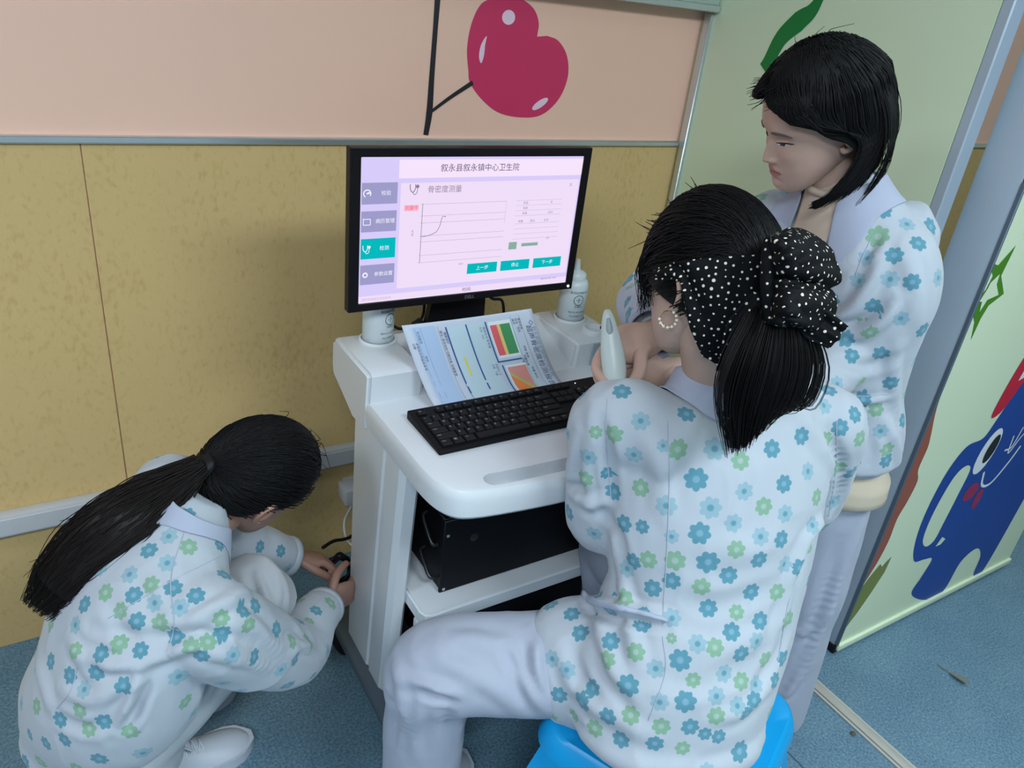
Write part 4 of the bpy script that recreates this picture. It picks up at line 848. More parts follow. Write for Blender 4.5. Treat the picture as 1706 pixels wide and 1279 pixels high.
def collar(person_o, jb, base, upv, fwd, rin, rout, gap, m, rise=0.022, n=40, lift=0.004, tip=0.03):
    """flat turned-down collar: rises at the neck and lies on the jacket (jb = BVH)"""
    fr = frame_of(fwd, upv); up = nrm(upv); f = nrm(np.array(fwd, float) - up * (np.array(fwd, float) @ up)); r = np.cross(f, up); b = np.array(base, float); V = []; F = []; m_ = 6
    for i in range(n + 1):
        a = gap + (2 * math.pi - 2 * gap) * i / n      # measured from forward
        dv = f * math.cos(a) + r * math.sin(a); e = abs(i / n - 0.5) * 2; ro = rout + tip * max(0, (e - 0.72) / 0.28); ex = rin * (1.0 + 0.15 * e)
        ring_ = []
        for j in range(m_ + 1):
            u = j / m_; rho = ex + (ro - ex) * u; p0 = b + dv * rho + up * 0.16; h = jb.ray_cast(Vector(p0), Vector(-up), 0.5)
            q = np.array(h[0]) + up * lift if h[0] is not None else (ring_[-1] + dv * 0.01 - up * 0.012 if ring_ else b + dv * rho)
            hgt = rise * (1 - u) ** 1.5 * (1 - 0.35 * e); cap_ = b + dv * rho + up * (rise - 0.1 * u)
            q = q + up * hgt
            ring_.append(q)
        V += ring_
    for i in range(n):
        for j in range(m_): F.append((i * (m_ + 1) + j, i * (m_ + 1) + j + 1, (i + 1) * (m_ + 1) + j + 1, (i + 1) * (m_ + 1) + j))
    Va = lap(np.array(V), edges_of(F), 2, 0.4); me = cloth_me('collar', Va, F); o = mesh_ob('collar', me, m, person_o); s = o.modifiers.new('t', 'SOLIDIFY'); s.thickness = 0.003; s.offset = 0
    sb = o.modifiers.new('s', 'SUBSURF'); sb.levels = 1; sb.render_levels = 1
    return o
def seam(person_o, jb, pts, r=0.0009, m=None, k=8):
    H = [cast(jb, *q) for q in crom(np.array(pts, float), k)]; P = [h[0] + h[1] * 0.0002 for h in H if h is not None]
    if len(P) > 2:
        v, f = tube_vf(np.array(P), r, 6); mesh_ob('seam', me_from('seam', v, f), m or M_seam, person_o, smooth=60)
def cuff(person_o, c, d, rx, ry, side, m, ln=0.03, thick=0.003):
    d = nrm(d); pts = [np.array(c) - d * 0.006, np.array(c) + d * ln * 0.5, np.array(c) + d * ln]; v, f = tube_vf(np.array(pts), np.array([(rx, ry), (rx * 1.03, ry * 1.03), (rx * 1.05, ry * 1.05)]), 28, side, False)
    o = mesh_ob('cuff', cloth_me('cuff', np.array(v), f), m, person_o); s = o.modifiers.new('t', 'SOLIDIFY'); s.thickness = thick; s.offset = 0; return o
def traced(bvh, lst, size):
    out = []
    for it in lst:
        h = cast(bvh, it[0], it[1])
        if h is not None: out.append((h[0], h[1], {'T': 0, 'L': 1, 'G': 2}[it[2]], it[3] if len(it) > 3 else size))
    return out
# ------------------------------------------------------------------ seated woman
def A(*p): return np.array(p, float)
ST_Z = 0.45
def build_seated():
    loc = A(0.86, 0.62, 0)
    rS = A(0.93, -0.36, 0)
    T = [A(.795, .608, .472), A(.818, .610, .56), A(.868, .632, .68), A(.885, .668, .80), A(.90, .70, .90), A(.905, .715, .965), A(.895, .735, 1.012), A(.888, .748, 1.034)]
    TR = [(.178, .150), (.176, .142), (.170, .118), (.184, .118), (.192, .114), (.172, .094), (.105, .070), (.062, .060)]
    Lsh, Lel, Lwr = A(.738, .785, .945), A(.782, .800, .745), A(.93, .865, .915)
    Rsh, Rel, Rwr = A(1.082, .650, .945), A(1.135, .700, .755), A(.915, .872, .965)
    hL, kL, aL = A(.80, .66, .525), atz(722, 1112, .465), atz(702, 1262, .20); fL = A(aL[0] + .0, aL[1] - 0.01, .09)
    hR, kR, aR, fR = A(.93, .63, .525), A(.985, .965, .49), A(.99, .90, .25), A(.985, .87, .09)
    # skin body
    fr = frame_of(A(-0.02, .96, -.28), A(0.03, .28, .96)); hp = at(1179, 473, 1.175)
    nb = T[6]; nk = place([(0, -0.016, -0.062)], hp, fr)[0]
    bp = [limb(T, [(a * .85, b * .85) for a, b in TR], rS), limb([nb - A(0, 0, .05), nb, (nb + nk) / 2, nk, nk + fr[2] * .03], [.064, .056, .053, .054, .056], rS),
          limb([Lsh, Lel, (Lel + Lwr) / 2, Lwr], [.048, .038, .036, .026]), limb([Rsh, Rel, Rel * .45 + Rwr * .55, Rwr], [.048, .040, .037, .027]),
          limb([hL, kL, aL, fL], [.08, .058, .045, .036]), limb([hR, kR, aR, fR], [.08, .058, .045, .036]), limb([fL, fL + A(.06, .08, -.05)], [.034, .03]), limb([fR, fR + A(.0, .12, -.05)], [.034, .03])]
    dR = nrm(Rwr - Rel); dR = nrm(A(-.93, .28, -.05))
    rh = std_hand(Rwr, dR, A(.25, .9, -.35), A(0, .2, 1), [(60, 80, 50)] * 4, [(.6, .3, .7), (.5, -.5, .7), (.3, -.9, .3)])
    dL = nrm(A(.85, .35, .25)); lh = std_hand(Lwr, dL, A(0, .3, -1), A(-.4, .9, 0), [(20, 30, 20)] * 4, [(.7, .6, .2), (.9, .2, .2), (.9, 0, .2)])
    p = person('person', loc, 'woman seated on the blue stool with a polka-dot scarf, seen from behind', bp, hp, fr, [rh, lh], M_skin)
    # trousers
    tv = remesh([limb([hL + A(.03, .0, 0), hL * .8 + kL * .2, (hL + kL) / 2 + A(0, 0, .0), kL + A(.008, -.004, 0), kL * .62 + aL * .38 + A(0, .004, 0), aL, fL], [.080, (.092, .088), (.091, .087), (.084, .086), .077, .076, .080], None, 6, 28),
                 limb([hR, (hR + kR) / 2, kR, kR * .6 + aR * .4, aR, fR], [.10, .09, .082, .076, .074, .076]), limb([T[0] + A(0, 0, .03), T[1]], [(.145, .11), (.14, .10)], rS)], .006, 6)
    tf = [([(860, 1118), (885, 1155), (908, 1190)], .007, .011), ([(838, 1080), (858, 1120), (872, 1165)], -.005, .010), ([(880, 1050), (895, 1090), (905, 1130)], .006, .012), ([(690, 1146), (720, 1158), (752, 1166)], -.009, .010), ([(655, 1115), (690, 1138), (735, 1150), (775, 1150)], .006, .013),
          ([(660, 1110), (668, 1170), (672, 1240)], .004, .014), ([(740, 1175), (752, 1215), (757, 1260)], -.004, .013), ([(700, 1175), (690, 1215), (694, 1270)], .004, .012), ([(715, 1075), (760, 1110), (830, 1150), (880, 1200)], .004, .016), ([(740, 1065), (790, 1065), (850, 1078)], .004, .016), ([(905, 1060), (893, 1110), (915, 1170), (945, 1215)], .007, .012), ([(645, 1165), (660, 1190), (650, 1230)], -.004, .012)]
    V = drape(*tv, tf, .003, 9, 4, .0010, .35); mesh_ob('trousers', cloth_me('trousers', V, tv[1]), M_trou, p)
    for f, q in ((fL, (.75, .65)), (fR, (0, 1))): shoe(p, A(f[0] - q[0] * .05, f[1] - .06, 0), q, M_shoe, M_shoe, False)
    # jacket
    jp = [limb(T, TR, rS, 6, 36),
          limb([A(.80, .70, .935), Lsh + A(0, 0, .005), Lsh * .55 + Lel * .45 + A(-.012, -.008, 0), Lel + A(-.012, -.012, .0), Lel * .75 + Lwr * .25 + A(0, -.012, -.012), Lel * .4 + Lwr * .6], [(.07, .07), (.066, .066), (.070, .064), (.070, .064), (.062, .056), (.045, .045)], None, 6, 24),
          limb([A(1.02, .69, .935), Rsh + A(0, 0, .005), Rsh * .5 + Rel * .5 + A(.012, -.004, 0), Rel + A(.008, -.008, -.012), Rel * .6 + Rwr * .4], [(.07, .07), (.066, .066), .068, .066, .048], None, 6, 24),
          limb([A(.83, .64, .50), hL * .72 + kL * .28, hL * .55 + kL * .45], [(.13, .11), (.125, .105), (.104, .094)], None, 5, 26),
          limb([hR + A(-.02, .02, .02), hR * .6 + kR * .4], [.095, .09]),
          ball(A(.792, .580, .490), (.170, .138, .062), [rS, A(.36, .93, 0), A(0, 0, 1)])]
    jv, jf = remesh(jp, .0052, 8)
    jfld = [([(968, 985), (1000, 1005), (1060, 1018), (1112, 1030)], .010, .010), ([(972, 1012), (1010, 1028), (1060, 1035), (1110, 1042)], -.007, .009), ([(1022, 880), (1032, 950), (1048, 1040), (1066, 1110)], .006, .013), ([(990, 1020), (1010, 1080), (1030, 1130)], .005, .013),
            ([(1005, 855), (1030, 900), (1032, 960)], -.006, .012), ([(935, 790), (950, 810), (975, 815)], -.006, .010), ([(955, 830), (985, 840), (1015, 830)], .006, .012), ([(1000, 700), (1012, 760), (1018, 830)], -.007, .011), ([(960, 720), (950, 780), (945, 820)], .005, .012), ([(978, 730), (975, 790), (985, 850)], .005, .010),
            ([(1380, 720), (1400, 790), (1390, 860)], -.006, .012), ([(1300, 1030), (1315, 980), (1345, 900), (1385, 850)], .006, .013), ([(1270, 1070), (1300, 1010), (1330, 950)], -.004, .012), ([(1110, 1060), (1180, 1080), (1260, 1060), (1310, 1020)], .004, .018), ([(1080, 1120), (1170, 1140), (1270, 1110)], -.004, .018), ([(940, 1140), (1010, 1190), (1090, 1230)], .005, .016), ([(1180, 1200), (1240, 1180), (1295, 1130)], .005, .014), ([(1150, 900), (1220, 920), (1290, 900)], .003, .022), ([(1130, 1000), (1200, 1010), (1290, 980)], -.004, .018), ([(1060, 690), (1090, 760), (1110, 860)], .003, .016), ([(1330, 680), (1370, 740), (1400, 800)], .004, .016), ([(985, 1080), (1005, 1130), (1050, 1180)], -.005, .012), ([(930, 1080), (950, 1130), (990, 1180)], .005, .014), ([(1260, 1140), (1290, 1100), (1310, 1050)], -.004, .012)]
    jv = drape(jv, jf, jfld, .0035, 8, 2, .0012)
    me = cloth_me('jacket', jv, jf); jb = bvh_of(jv, jf)
    fl = [(415,122,'L'),(568,98,'T'),(265,160,'G',.013),(318,168,'G'),(392,235,'L'),(540,218,'G',.020),(490,205,'L',.012),(662,215,'L',.021),(748,255,'G'),(853,215,'T'),(950,173,'T'),(1035,188,'G'),(1082,145,'T'),(1025,70,'L'),(1040,18,'T'),(1130,100,'T'),(1148,182,'G'),(240,245,'L'),(225,315,'G'),(300,295,'T',.013),(330,357,'T'),(415,345,'G'),(500,405,'L',.020),(600,317,'T',.022),(648,412,'L',.021),(760,357,'L'),(825,407,'G'),(893,332,'T'),(973,290,'L'),(1070,275,'G'),(1122,295,'T'),(1002,377,'G'),(1055,392,'L'),(1105,420,'T'),(725,463,'L'),(897,432,'L'),(612,497,'T',.021),(885,517,'T'),(815,508,'L'),(988,470,'L'),(1040,495,'T'),(358,465,'T'),(420,475,'T',.014),(518,508,'L',.014),(735,552,'G'),(440,585,'G'),(530,588,'G',.020),(640,593,'T',.022),(388,590,'T'),(810,585,'T'),(893,600,'L'),(708,635,'T'),(1008,577,'L'),(978,548,'G',.010),(945,612,'T'),(975,650,'T'),(518,655,'T'),(455,680,'T'),(617,677,'G'),(783,690,'T'),(868,693,'G'),(640,745,'T'),(735,760,'G',.015),(813,788,'T'),(520,780,'L'),(718,825,'T'),(418,805,'T'),(262,680,'T'),(295,575,'T'),(370,615,'L'),(360,718,'G'),(310,755,'T'),(215,828,'T'),(185,765,'T'),(315,857,'T'),(398,893,'G'),(120,915,'L'),(298,920,'G'),(168,952,'L'),(547,920,'T',.021),(518,847,'G',.010),(605,865,'L'),(663,878,'G'),(750,900,'T'),(803,858,'L'),(832,920,'G'),(893,915,'T'),(465,948,'L'),(258,1010,'T'),(373,1005,'T',.021),(693,963,'L'),(750,990,'G'),(590,985,'G',.015),(798,1000,'L'),(143,1037,'T'),(217,1063,'T',.020),(478,1060,'L'),(565,1060,'T',.021),(668,1040,'L'),(865,990,'T'),(795,1055,'T'),(738,1072,'L'),(305,1110,'T'),(382,1103,'G'),(668,1108,'G'),(484,1140,'G'),(580,1142,'T'),(262,1147,'G'),(350,1182,'T'),(462,1198,'T'),(555,1213,'G',.015),(630,1165,'T',.014),(675,1175,'T',.015),(770,1100,'T'),(195,1103,'G',.014)]
    fl = [(860 + x[0] / 2.0016, 640 + x[1] / 2.0016) + tuple(x[2:]) for x in fl]
    dots(me, traced(jb, [q if len(q) < 4 else q[:3] + (q[3] * .85,) for q in fl], .0150), .052, .0150, 5); mesh_ob('jacket', me, M_jack, p)
    for s in ([(1112, 700), (1115, 800), (1112, 900), (1106, 1000), (1104, 1040)], [(1012, 665), (1010, 740), (1018, 830)], [(1394, 700), (1392, 780), (1380, 860)], [(1330, 960), (1312, 1010), (1296, 1100)], [(1104, 1060), (1108, 1120), (1080, 1200)]): seam(p, jb, s)
    H = [cast(jb, *q) for q in crom(np.array([(966, 984), (985, 1000), (1030, 1012), (1075, 1022), (1112, 1032)], float), 8)]; P = np.array([h[0] + h[1] * .001 for h in H if h is not None]); v, f = tube_vf(P, np.stack([np.interp(np.linspace(0, 1, len(P)), [0, .15, 1], [.009, .0065, .003]), np.full(len(P), .004)], 1), 10, A(0, 0, 1)); mesh_ob('waist_tab', cloth_me('waist_tab', np.array(v), f), M_coll, p)
    collar(p, jb, nb + A(0, 0, .0), A(0, .25, 1), A(.1, .9, -.2), .056, .098, .45, M_coll, .022, 44, .004, .03)
    # ------------- hair
    def sph(th, ph, off):   # th from crown, ph azimuth (0 = front, + = her left)
        x, y, z = -math.sin(th) * math.sin(ph), math.sin(th) * math.cos(ph), math.cos(th)
        return A(x * (.0755 + off), -.006 + y * (.096 + off), .012 + z * (.103 + off))
    rng = random.Random(11)
    capV, capF = [], []; nt_, np_ = 30, 60
    for i in range(nt_ + 1):
        for j in range(np_):
            ph = 2 * math.pi * j / np_; tmax = 1.25 + 1.05 * (0.5 - 0.5 * math.cos(ph)) ** 0.8; th = tmax * i / nt_; bump_ = .0115 + .010 * math.exp(-(th / .7) ** 2); capV.append(sph(th, ph, bump_))
    for i in range(nt_):
        for j in range(np_): capF.append((i * np_ + j, (i + 1) * np_ + j, (i + 1) * np_ + (j + 1) % np_, i * np_ + (j + 1) % np_))
    capW = place(capV, hp, fr); hair = mesh_ob('hair', cloth_me('hair', capW, capF), M_hair, p); hair.modifiers.new('t', 'SOLIDIFY').thickness = .006
    knot_l = A(-.004, -.112, -.012)          # gathered at the back of the head
    lines = []
    for i in range(1500):
        ph = rng.uniform(-2.3, 2.3); tmax = 1.28 + 1.05 * (0.5 - 0.5 * math.cos(ph)) ** 0.8; th0 = rng.uniform(.1, tmax); pts = []
        s0 = sph(th0, ph, .0)
        end = A(rng.gauss(0, .010), -.108 + rng.gauss(0, .004), -.010 + rng.gauss(0, .012)); off = .0145 + rng.random() * .005 + .008 * math.exp(-(th0 / .8) ** 2)
        for k in range(8):
            u = k / 7; q = s0 * (1 - u) + end * u + A(0, 0, .02 * math.sin(math.pi * u)); c = A(0, -.006, .012); d = (q - c) / A(.0755, .096, .103); l = np.linalg.norm(d); q = c + (q - c) / l + 0; d = d / l
            q = c + d * (A(.0755, .096, .103) + off * (1 - .25 * u)); pts.append(q)
        lines.append(place(pts, hp, fr))
    for i in range(34):   # loose wisps over the forehead and crown
        ph = rng.uniform(-.2, 1.5); th0 = rng.uniform(.15, 1.1); q0 = sph(th0, ph, .014); d = nrm(q0) ; w = A(rng.gauss(0, .5), .9 + rng.gauss(0, .4), -.2 + rng.gauss(0, .5)); l = rng.uniform(.012, .03)
        lines.append(place([q0, q0 + d * .006 + w * l * .5, q0 + d * .013 + w * l], hp, fr))
    for i in range(110):   # fringe hanging beside the cheek
        ph = rng.uniform(.35, 1.1); q0 = sph(rng.uniform(.9, 1.2), ph, .013); lines.append(place([q0, q0 + A(-.012, .006, -.022), q0 + A(-.008 + rng.gauss(0, .004), .010 + rng.gauss(0, .005), -.05), q0 + A(-.002 + rng.gauss(0, .006), .008 + rng.gauss(0, .006), -.085 - rng.random() * .025)], hp, fr))
    mesh_ob('hair_strands', strands_me('hair_strands', lines, .0010, .0004), M_hair, p)['kind'] = 'stuff'
    # ponytail, hanging straight down from the knot
    k0 = place([A(-.004, -.100, -.012)], hp, fr)[0]; tl = []
    a0 = at(1292, 510, 1.062); a1 = at(1290, 600, 1.062); a2 = at(1272, 670, 1.08); a3 = at(1248, 745, 1.10)
    wdir = nrm(A(.93, -.36, 0)); ddir = nrm(A(-.36, -.93, 0))
    for i in range(1500):
        u = rng.gauss(0, .45); v = rng.gauss(0, .42); u = max(-1, min(1, u)); v = max(-1, min(1, v)); e = rng.random()
        L_ = 1.0 - .22 * abs(rng.gauss(0, .5)); tip = a3 + (a2 - a3) * (1 - L_) * 2
        tl.append([k0 + wdir * u * .012 + A(0, 0, v * .012), a0 + wdir * u * .034 + ddir * v * .018, a1 + wdir * u * .070 + ddir * v * .020, a2 + wdir * u * .068 + ddir * v * .018, tip + wdir * (u * .034) + A(0, 0, .058 * (u + .25) * (1 if u > -.2 else .3)) + ddir * v * .012])
    mesh_ob('ponytail', strands_me('ponytail', tl, .0010, .0004, 4), M_hair, p)['kind'] = 'stuff'
    core = [k0, a0, a1, a2, a2 * .4 + a3 * .6]; v, f = limb(core, [(.014, .012), (.030, .014), (.046, .015), (.036, .012), (.008, .004)], wdir, 6, 20); mesh_ob('ponytail_core', cloth_me('ponytail_core', np.array(v), f), M_hair, p)
    # ------------- scarf: a wide band over the back of the head, a bow and tails
    def band_pt(ph, u):
        top = np.interp(ph, [1.15, 1.4, 1.7, 2.2, 2.9, 3.6, 4.3, 4.9, 5.13], [.012, .026, .036, .044, .048, .044, .036, .026, .012]); bot = np.interp(ph, [1.15, 1.5, 1.86, 1.98, 2.15, 2.5, 3.14, 3.8, 4.14, 4.3, 4.42, 4.8, 5.13], [.006, .012, .012, -.050, -.092, -.110, -.116, -.110, -.092, -.050, .012, .012, .006])
        zz = top + (bot - top) * u; rr = math.sqrt(max(.34, 1 - ((zz - .012) / .128) ** 2)); x, y = -math.sin(ph), math.cos(ph)
        fold = .0030 * math.sin(9 * u + 5 * math.sin(ph * 1.5)) + .0018 * math.sin(ph * 11 + u * 4) + .003
        sl2 = .010 * max(0, u - .55)       # loose lower edge
        return A(x * (.0755 * rr + .0185 + fold + sl2), -.006 + y * (.096 * rr + .0185 + fold + sl2), zz)
    sc = mesh_parent = None
    BV = []; BF = []; nu, nv_ = 90, 26
    for i in range(nu + 1):
        for j in range(nv_ + 1): BV.append(band_pt(1.42 + (4.86 - 1.42) * i / nu, j / nv_))
    for i in range(nu):
        for j in range(nv_): BF.append((i * (nv_ + 1) + j, i * (nv_ + 1) + j + 1, (i + 1) * (nv_ + 1) + j + 1, (i + 1) * (nv_ + 1) + j))
    me = cloth_me('headscarf', place(BV, hp, fr), BF); bmx = bmesh.new(); bmx.from_mesh(me); bmesh.ops.recalc_face_normals(bmx, faces=bmx.faces); bmesh.ops.subdivide_edges(bmx, edges=bmx.edges, cuts=1, use_grid_fill=True); bmx.to_mesh(me); bmx.free(); me.update()
    dots(me, [], .0086, .0016, 8, (1, 0, 0), .25); sc = mesh_ob('headscarf', me, M_scarf, p); sc.modifiers.new('t', 'SOLIDIFY').thickness = .0014
    # bow loops: (start, bulge, end) fans with ruffles
    def fan(pts, wid, ruf, seed, flip=A(0, 0, 1), nn=26, mm=16):
        P = crom(np.array(pts), nn // (len(pts) - 1)); Tn = np.gradient(P, axis=0); Tn /= np.linalg.norm(Tn, axis=1)[:, None]; V = []; F = []; rg = np.random.RandomState(seed); phs = rg.rand(4) * 6.28
        W2 = np.interp(np.linspace(0, 1, len(P)), np.linspace(0, 1, len(wid)), wid)
        for i, q in enumerate(P):
            b = nrm(np.cross(Tn[i], flip)); n_ = np.cross(b, Tn[i]); t = i / (len(P) - 1)
            for j in range(mm + 1):
                s = j / mm * 2 - 1; V.append(q + b * W2[i] * s + n_ * ruf * min(1, .15 + 1.5 * t) * (math.sin(5.2 * s + phs[0] + 1.2 * t) + .5 * math.sin(9.5 * s + phs[1] - 2 * t)))
        for i in range(len(P) - 1):
            for j in range(mm): F.append((i * (mm + 1) + j, i * (mm + 1) + j + 1, (i + 1) * (mm + 1) + j + 1, (i + 1) * (mm + 1) + j))
        return V, F
    kn = at(1279, 455, 1.030); view = nrm(CC - kn)
    G_ = [(1283, 398), (1281, 430), (1280, 462), (1282, 500), (1286, 540)]
    B_ = [(1296, 388), (1325, 383), (1358, 393), (1384, 415), (1396, 445), (1398, 468), (1382, 478), (1390, 500), (1388, 530), (1372, 552), (1340, 550), (1308, 545)]
    Gc = crom(np.array(G_, float), 12); Bc = crom(np.array(B_, float), 5); ns, nt2 = 56, 22; gs = np.linspace(0, 1, len(Gc)); bs = np.linspace(0, 1, len(Bc))
    def leaf(sign, seed, bulge, shrink):
        V = []; F = []
        for a in range(ns + 1):
            s_ = a / ns; g = np.array([np.interp(s_, gs, Gc[:, k]) for k in (0, 1)]); b = np.array([np.interp(s_, bs, Bc[:, k]) for k in (0, 1)]); b = g + (b - g) * shrink
            for c_ in range(nt2 + 1):
                t = c_ / nt2; q = g + (b - g) * t; two = abs(math.sin(math.pi * (s_ * 2 if s_ < .56 else 1 + (s_ - .56) / .44))) ** .5
                dd = 1.032 + .055 * t * t - sign * bulge * math.sin(math.pi * min(1, t * 1.02)) ** .8 * (.35 + .65 * two) + .0055 * math.sin(s_ * 26 + seed + 2.2 * t) * (1 - .45 * t) * math.sin(math.pi * min(1, t + .08)) + .003 * math.sin(s_ * 47 + 5 * t + seed)
                V.append(at(q[0] + 3 * math.sin(s_ * 30 + seed) * t, q[1] + 3 * math.cos(s_ * 23 + seed) * t, dd))
        for a in range(ns):
            for c_ in range(nt2): F.append((a * (nt2 + 1) + c_, a * (nt2 + 1) + c_ + 1, (a + 1) * (nt2 + 1) + c_ + 1, (a + 1) * (nt2 + 1) + c_))
        return V, F
    loops = [leaf(1, .3, .042, 1.0), leaf(-.5, 1.7, .042, 1.0), leaf(1.25, 2.6, .045, .74),
             fan([at(1335, 520, 1.045), at(1362, 540, 1.055), at(1398, 563, 1.07)], [.014, .022, .018], .003, 4, view),
             fan([kn + A(0, 0, -.03), at(1240, 545, 1.045), at(1222, 590, 1.06), at(1210, 622, 1.075)], [.012, .022, .015, .013], .004, 5, view)]
    V, F = merge(loops); me = cloth_me('scarf_bow', np.array(V), F)
    dots(me, [], .0092, .0016, 9, (1, 0, 0), .25); b_ = mesh_ob('scarf_bow', me, M_scarf, p); b_.modifiers.new('t', 'SOLIDIFY').thickness = .0014
    v, f = limb([at(1281, 398, 1.025), at(1279, 430, 1.018), at(1279, 480, 1.018), at(1283, 535, 1.03)], [.006, .0085, .009, .007], None, 6, 16); me = cloth_me('scarf_knot', np.array(v), f); dots(me, [], .010, .0017, 4, (1, 0, 0)); mesh_ob('scarf_knot', me, M_scarf, p)
    # earring: a small ring of pearls
    ec = place([A(-.083, -.006, -.044)], hp, fr)[0]; ez = nrm(fr[2]); ey = nrm(fr[1] * .8 - fr[0] * .6)
    er = tube('earring', [ec + .0115 * (math.cos(a) * ez + math.sin(a) * ey) for a in np.linspace(0, 6.1, 14)], .0011, mat('gold', (.75, .5, .2, 1), .25, 1.0), p, 6, 2)
    for a in np.linspace(1.6, 5.6, 9): v, f = ball(ec + .0122 * (math.cos(a) * ez + math.sin(a) * ey), .0024, None, 6); mesh_ob('pearl', cloth_me('pearl', np.array(v), f), mat('pearl', (.85, .80, .70, 1), .25), er)
    return p
M_shoe = mat('white_leather', (0.52, 0.56, 0.64, 1), 0.45, bump=0.05)
seated = build_seated()
# ------------------------------------------------------------------ blue plastic stool
def build_stool():
    M_st = mat('blue_stool_plastic', lin(0, 150, 214), 0.35, noise=0.03, nscale=10); c = A(.838, .600, 0); ang = math.radians(-65)
    e = empty('stool', c, 'bright blue plastic stool under the seated woman', 'stool')
    R_ = np.array([[math.cos(ang), math.sin(ang), 0], [-math.sin(ang), math.cos(ang), 0], [0, 0, 1]])
    def sq(h, r, z, n=6):
        out = []
        for k in range(4):
            a0 = math.pi / 4 + k * math.pi / 2; cx, cy = (h - r) * math.copysign(1, math.cos(a0)), (h - r) * math.copysign(1, math.sin(a0))
            for i in range(n + 1): a = k * math.pi / 2 + (math.pi / 2) * i / n; out.append(c + A(cx + r * math.cos(a), cy + r * math.sin(a), z) @ R_)
        return out
    H = .178; zt = .436
    prof = [(H * .55, .03, zt - .004), (H - .03, .05, zt - .004), (H - .008, .055, zt), (H, .06, zt - .006), (H + .008, .062, zt - .03), (H + .010, .062, zt - .042), (H + .007, .060, zt - .045), (H + .003, .058, zt - .03), (H - .02, .05, zt - .012)]
    V = []; rings_ = [sq(*q) for q in prof]; n = len(rings_[0])
    for r in rings_: V += r
    F = [(i * n + j, i * n + (j + 1) % n, (i + 1) * n + (j + 1) % n, (i + 1) * n + j) for i in range(len(prof) - 1) for j in range(n)] + [tuple(range(n)), tuple(range((len(prof) - 1) * n, len(prof) * n))[::-1]]
    me = me_from('seat', V, F); bm = bmesh.new(); bm.from_mesh(me); bmesh.ops.recalc_face_normals(bm, faces=bm.faces); bm.to_mesh(me); bm.free(); mesh_ob('seat', me, M_st, e, smooth=45)
    for sx in (-1, 1):
        for sy in (-1, 1):
            top = A(sx * (H - .035), sy * (H - .035), zt - .02); bot = A(sx * (H + .035), sy * (H + .035), 0)
            V = []; F = []
            for t in (0, .18, .55, 1):
                q = top + (bot - top) * t; w = .075 * (1 - t) ** 1.5 + .034
                for dx, dy in ((0, 0), (-w, 0), (-w, -.006), (-.010, -.010), (-.006, -w), (0, -w)): V.append(c + (q + A(sx * (.016 + .028 * t + dx), sy * (.016 + .028 * t + dy), 0)) @ R_)
            for i in range(3):
                for j in range(6): F.append((i * 6 + j, i * 6 + (j + 1) % 6, (i + 1) * 6 + (j + 1) % 6, (i + 1) * 6 + j))
            F.append((0, 1, 2, 3, 4, 5)); F.append((18, 19, 20, 21, 22, 23)); me = me_from('leg', V, F); bm = bmesh.new(); bm.from_mesh(me); bmesh.ops.recalc_face_normals(bm, faces=bm.faces); bm.to_mesh(me); bm.free()
            mesh_ob('leg', me, M_st, e, smooth=30)
    # paper sticker and a raised badge on the side facing the viewer
    nx = A(1, 0, 0) @ R_; q0 = c + A(H + .0125, -.012, zt - .062) @ R_; ex = A(0, 1, 0) @ R_; V = [q0, q0 + ex * .05, q0 + ex * .05 + A(0, 0, .036), q0 + A(0, 0, .036)]; V = [v - nx * (.0035 if v[2] > q0[2] + .01 else 0) + nx * .001 for v in V]
    mesh_ob('sticker', me_from('sticker', V, [(0, 1, 2, 3)]), mat('sticker_grey', lin(196, 205, 214), .5, noise=.2, nscale=260), e).modifiers.new('t', 'SOLIDIFY').thickness = .0006
build_stool()
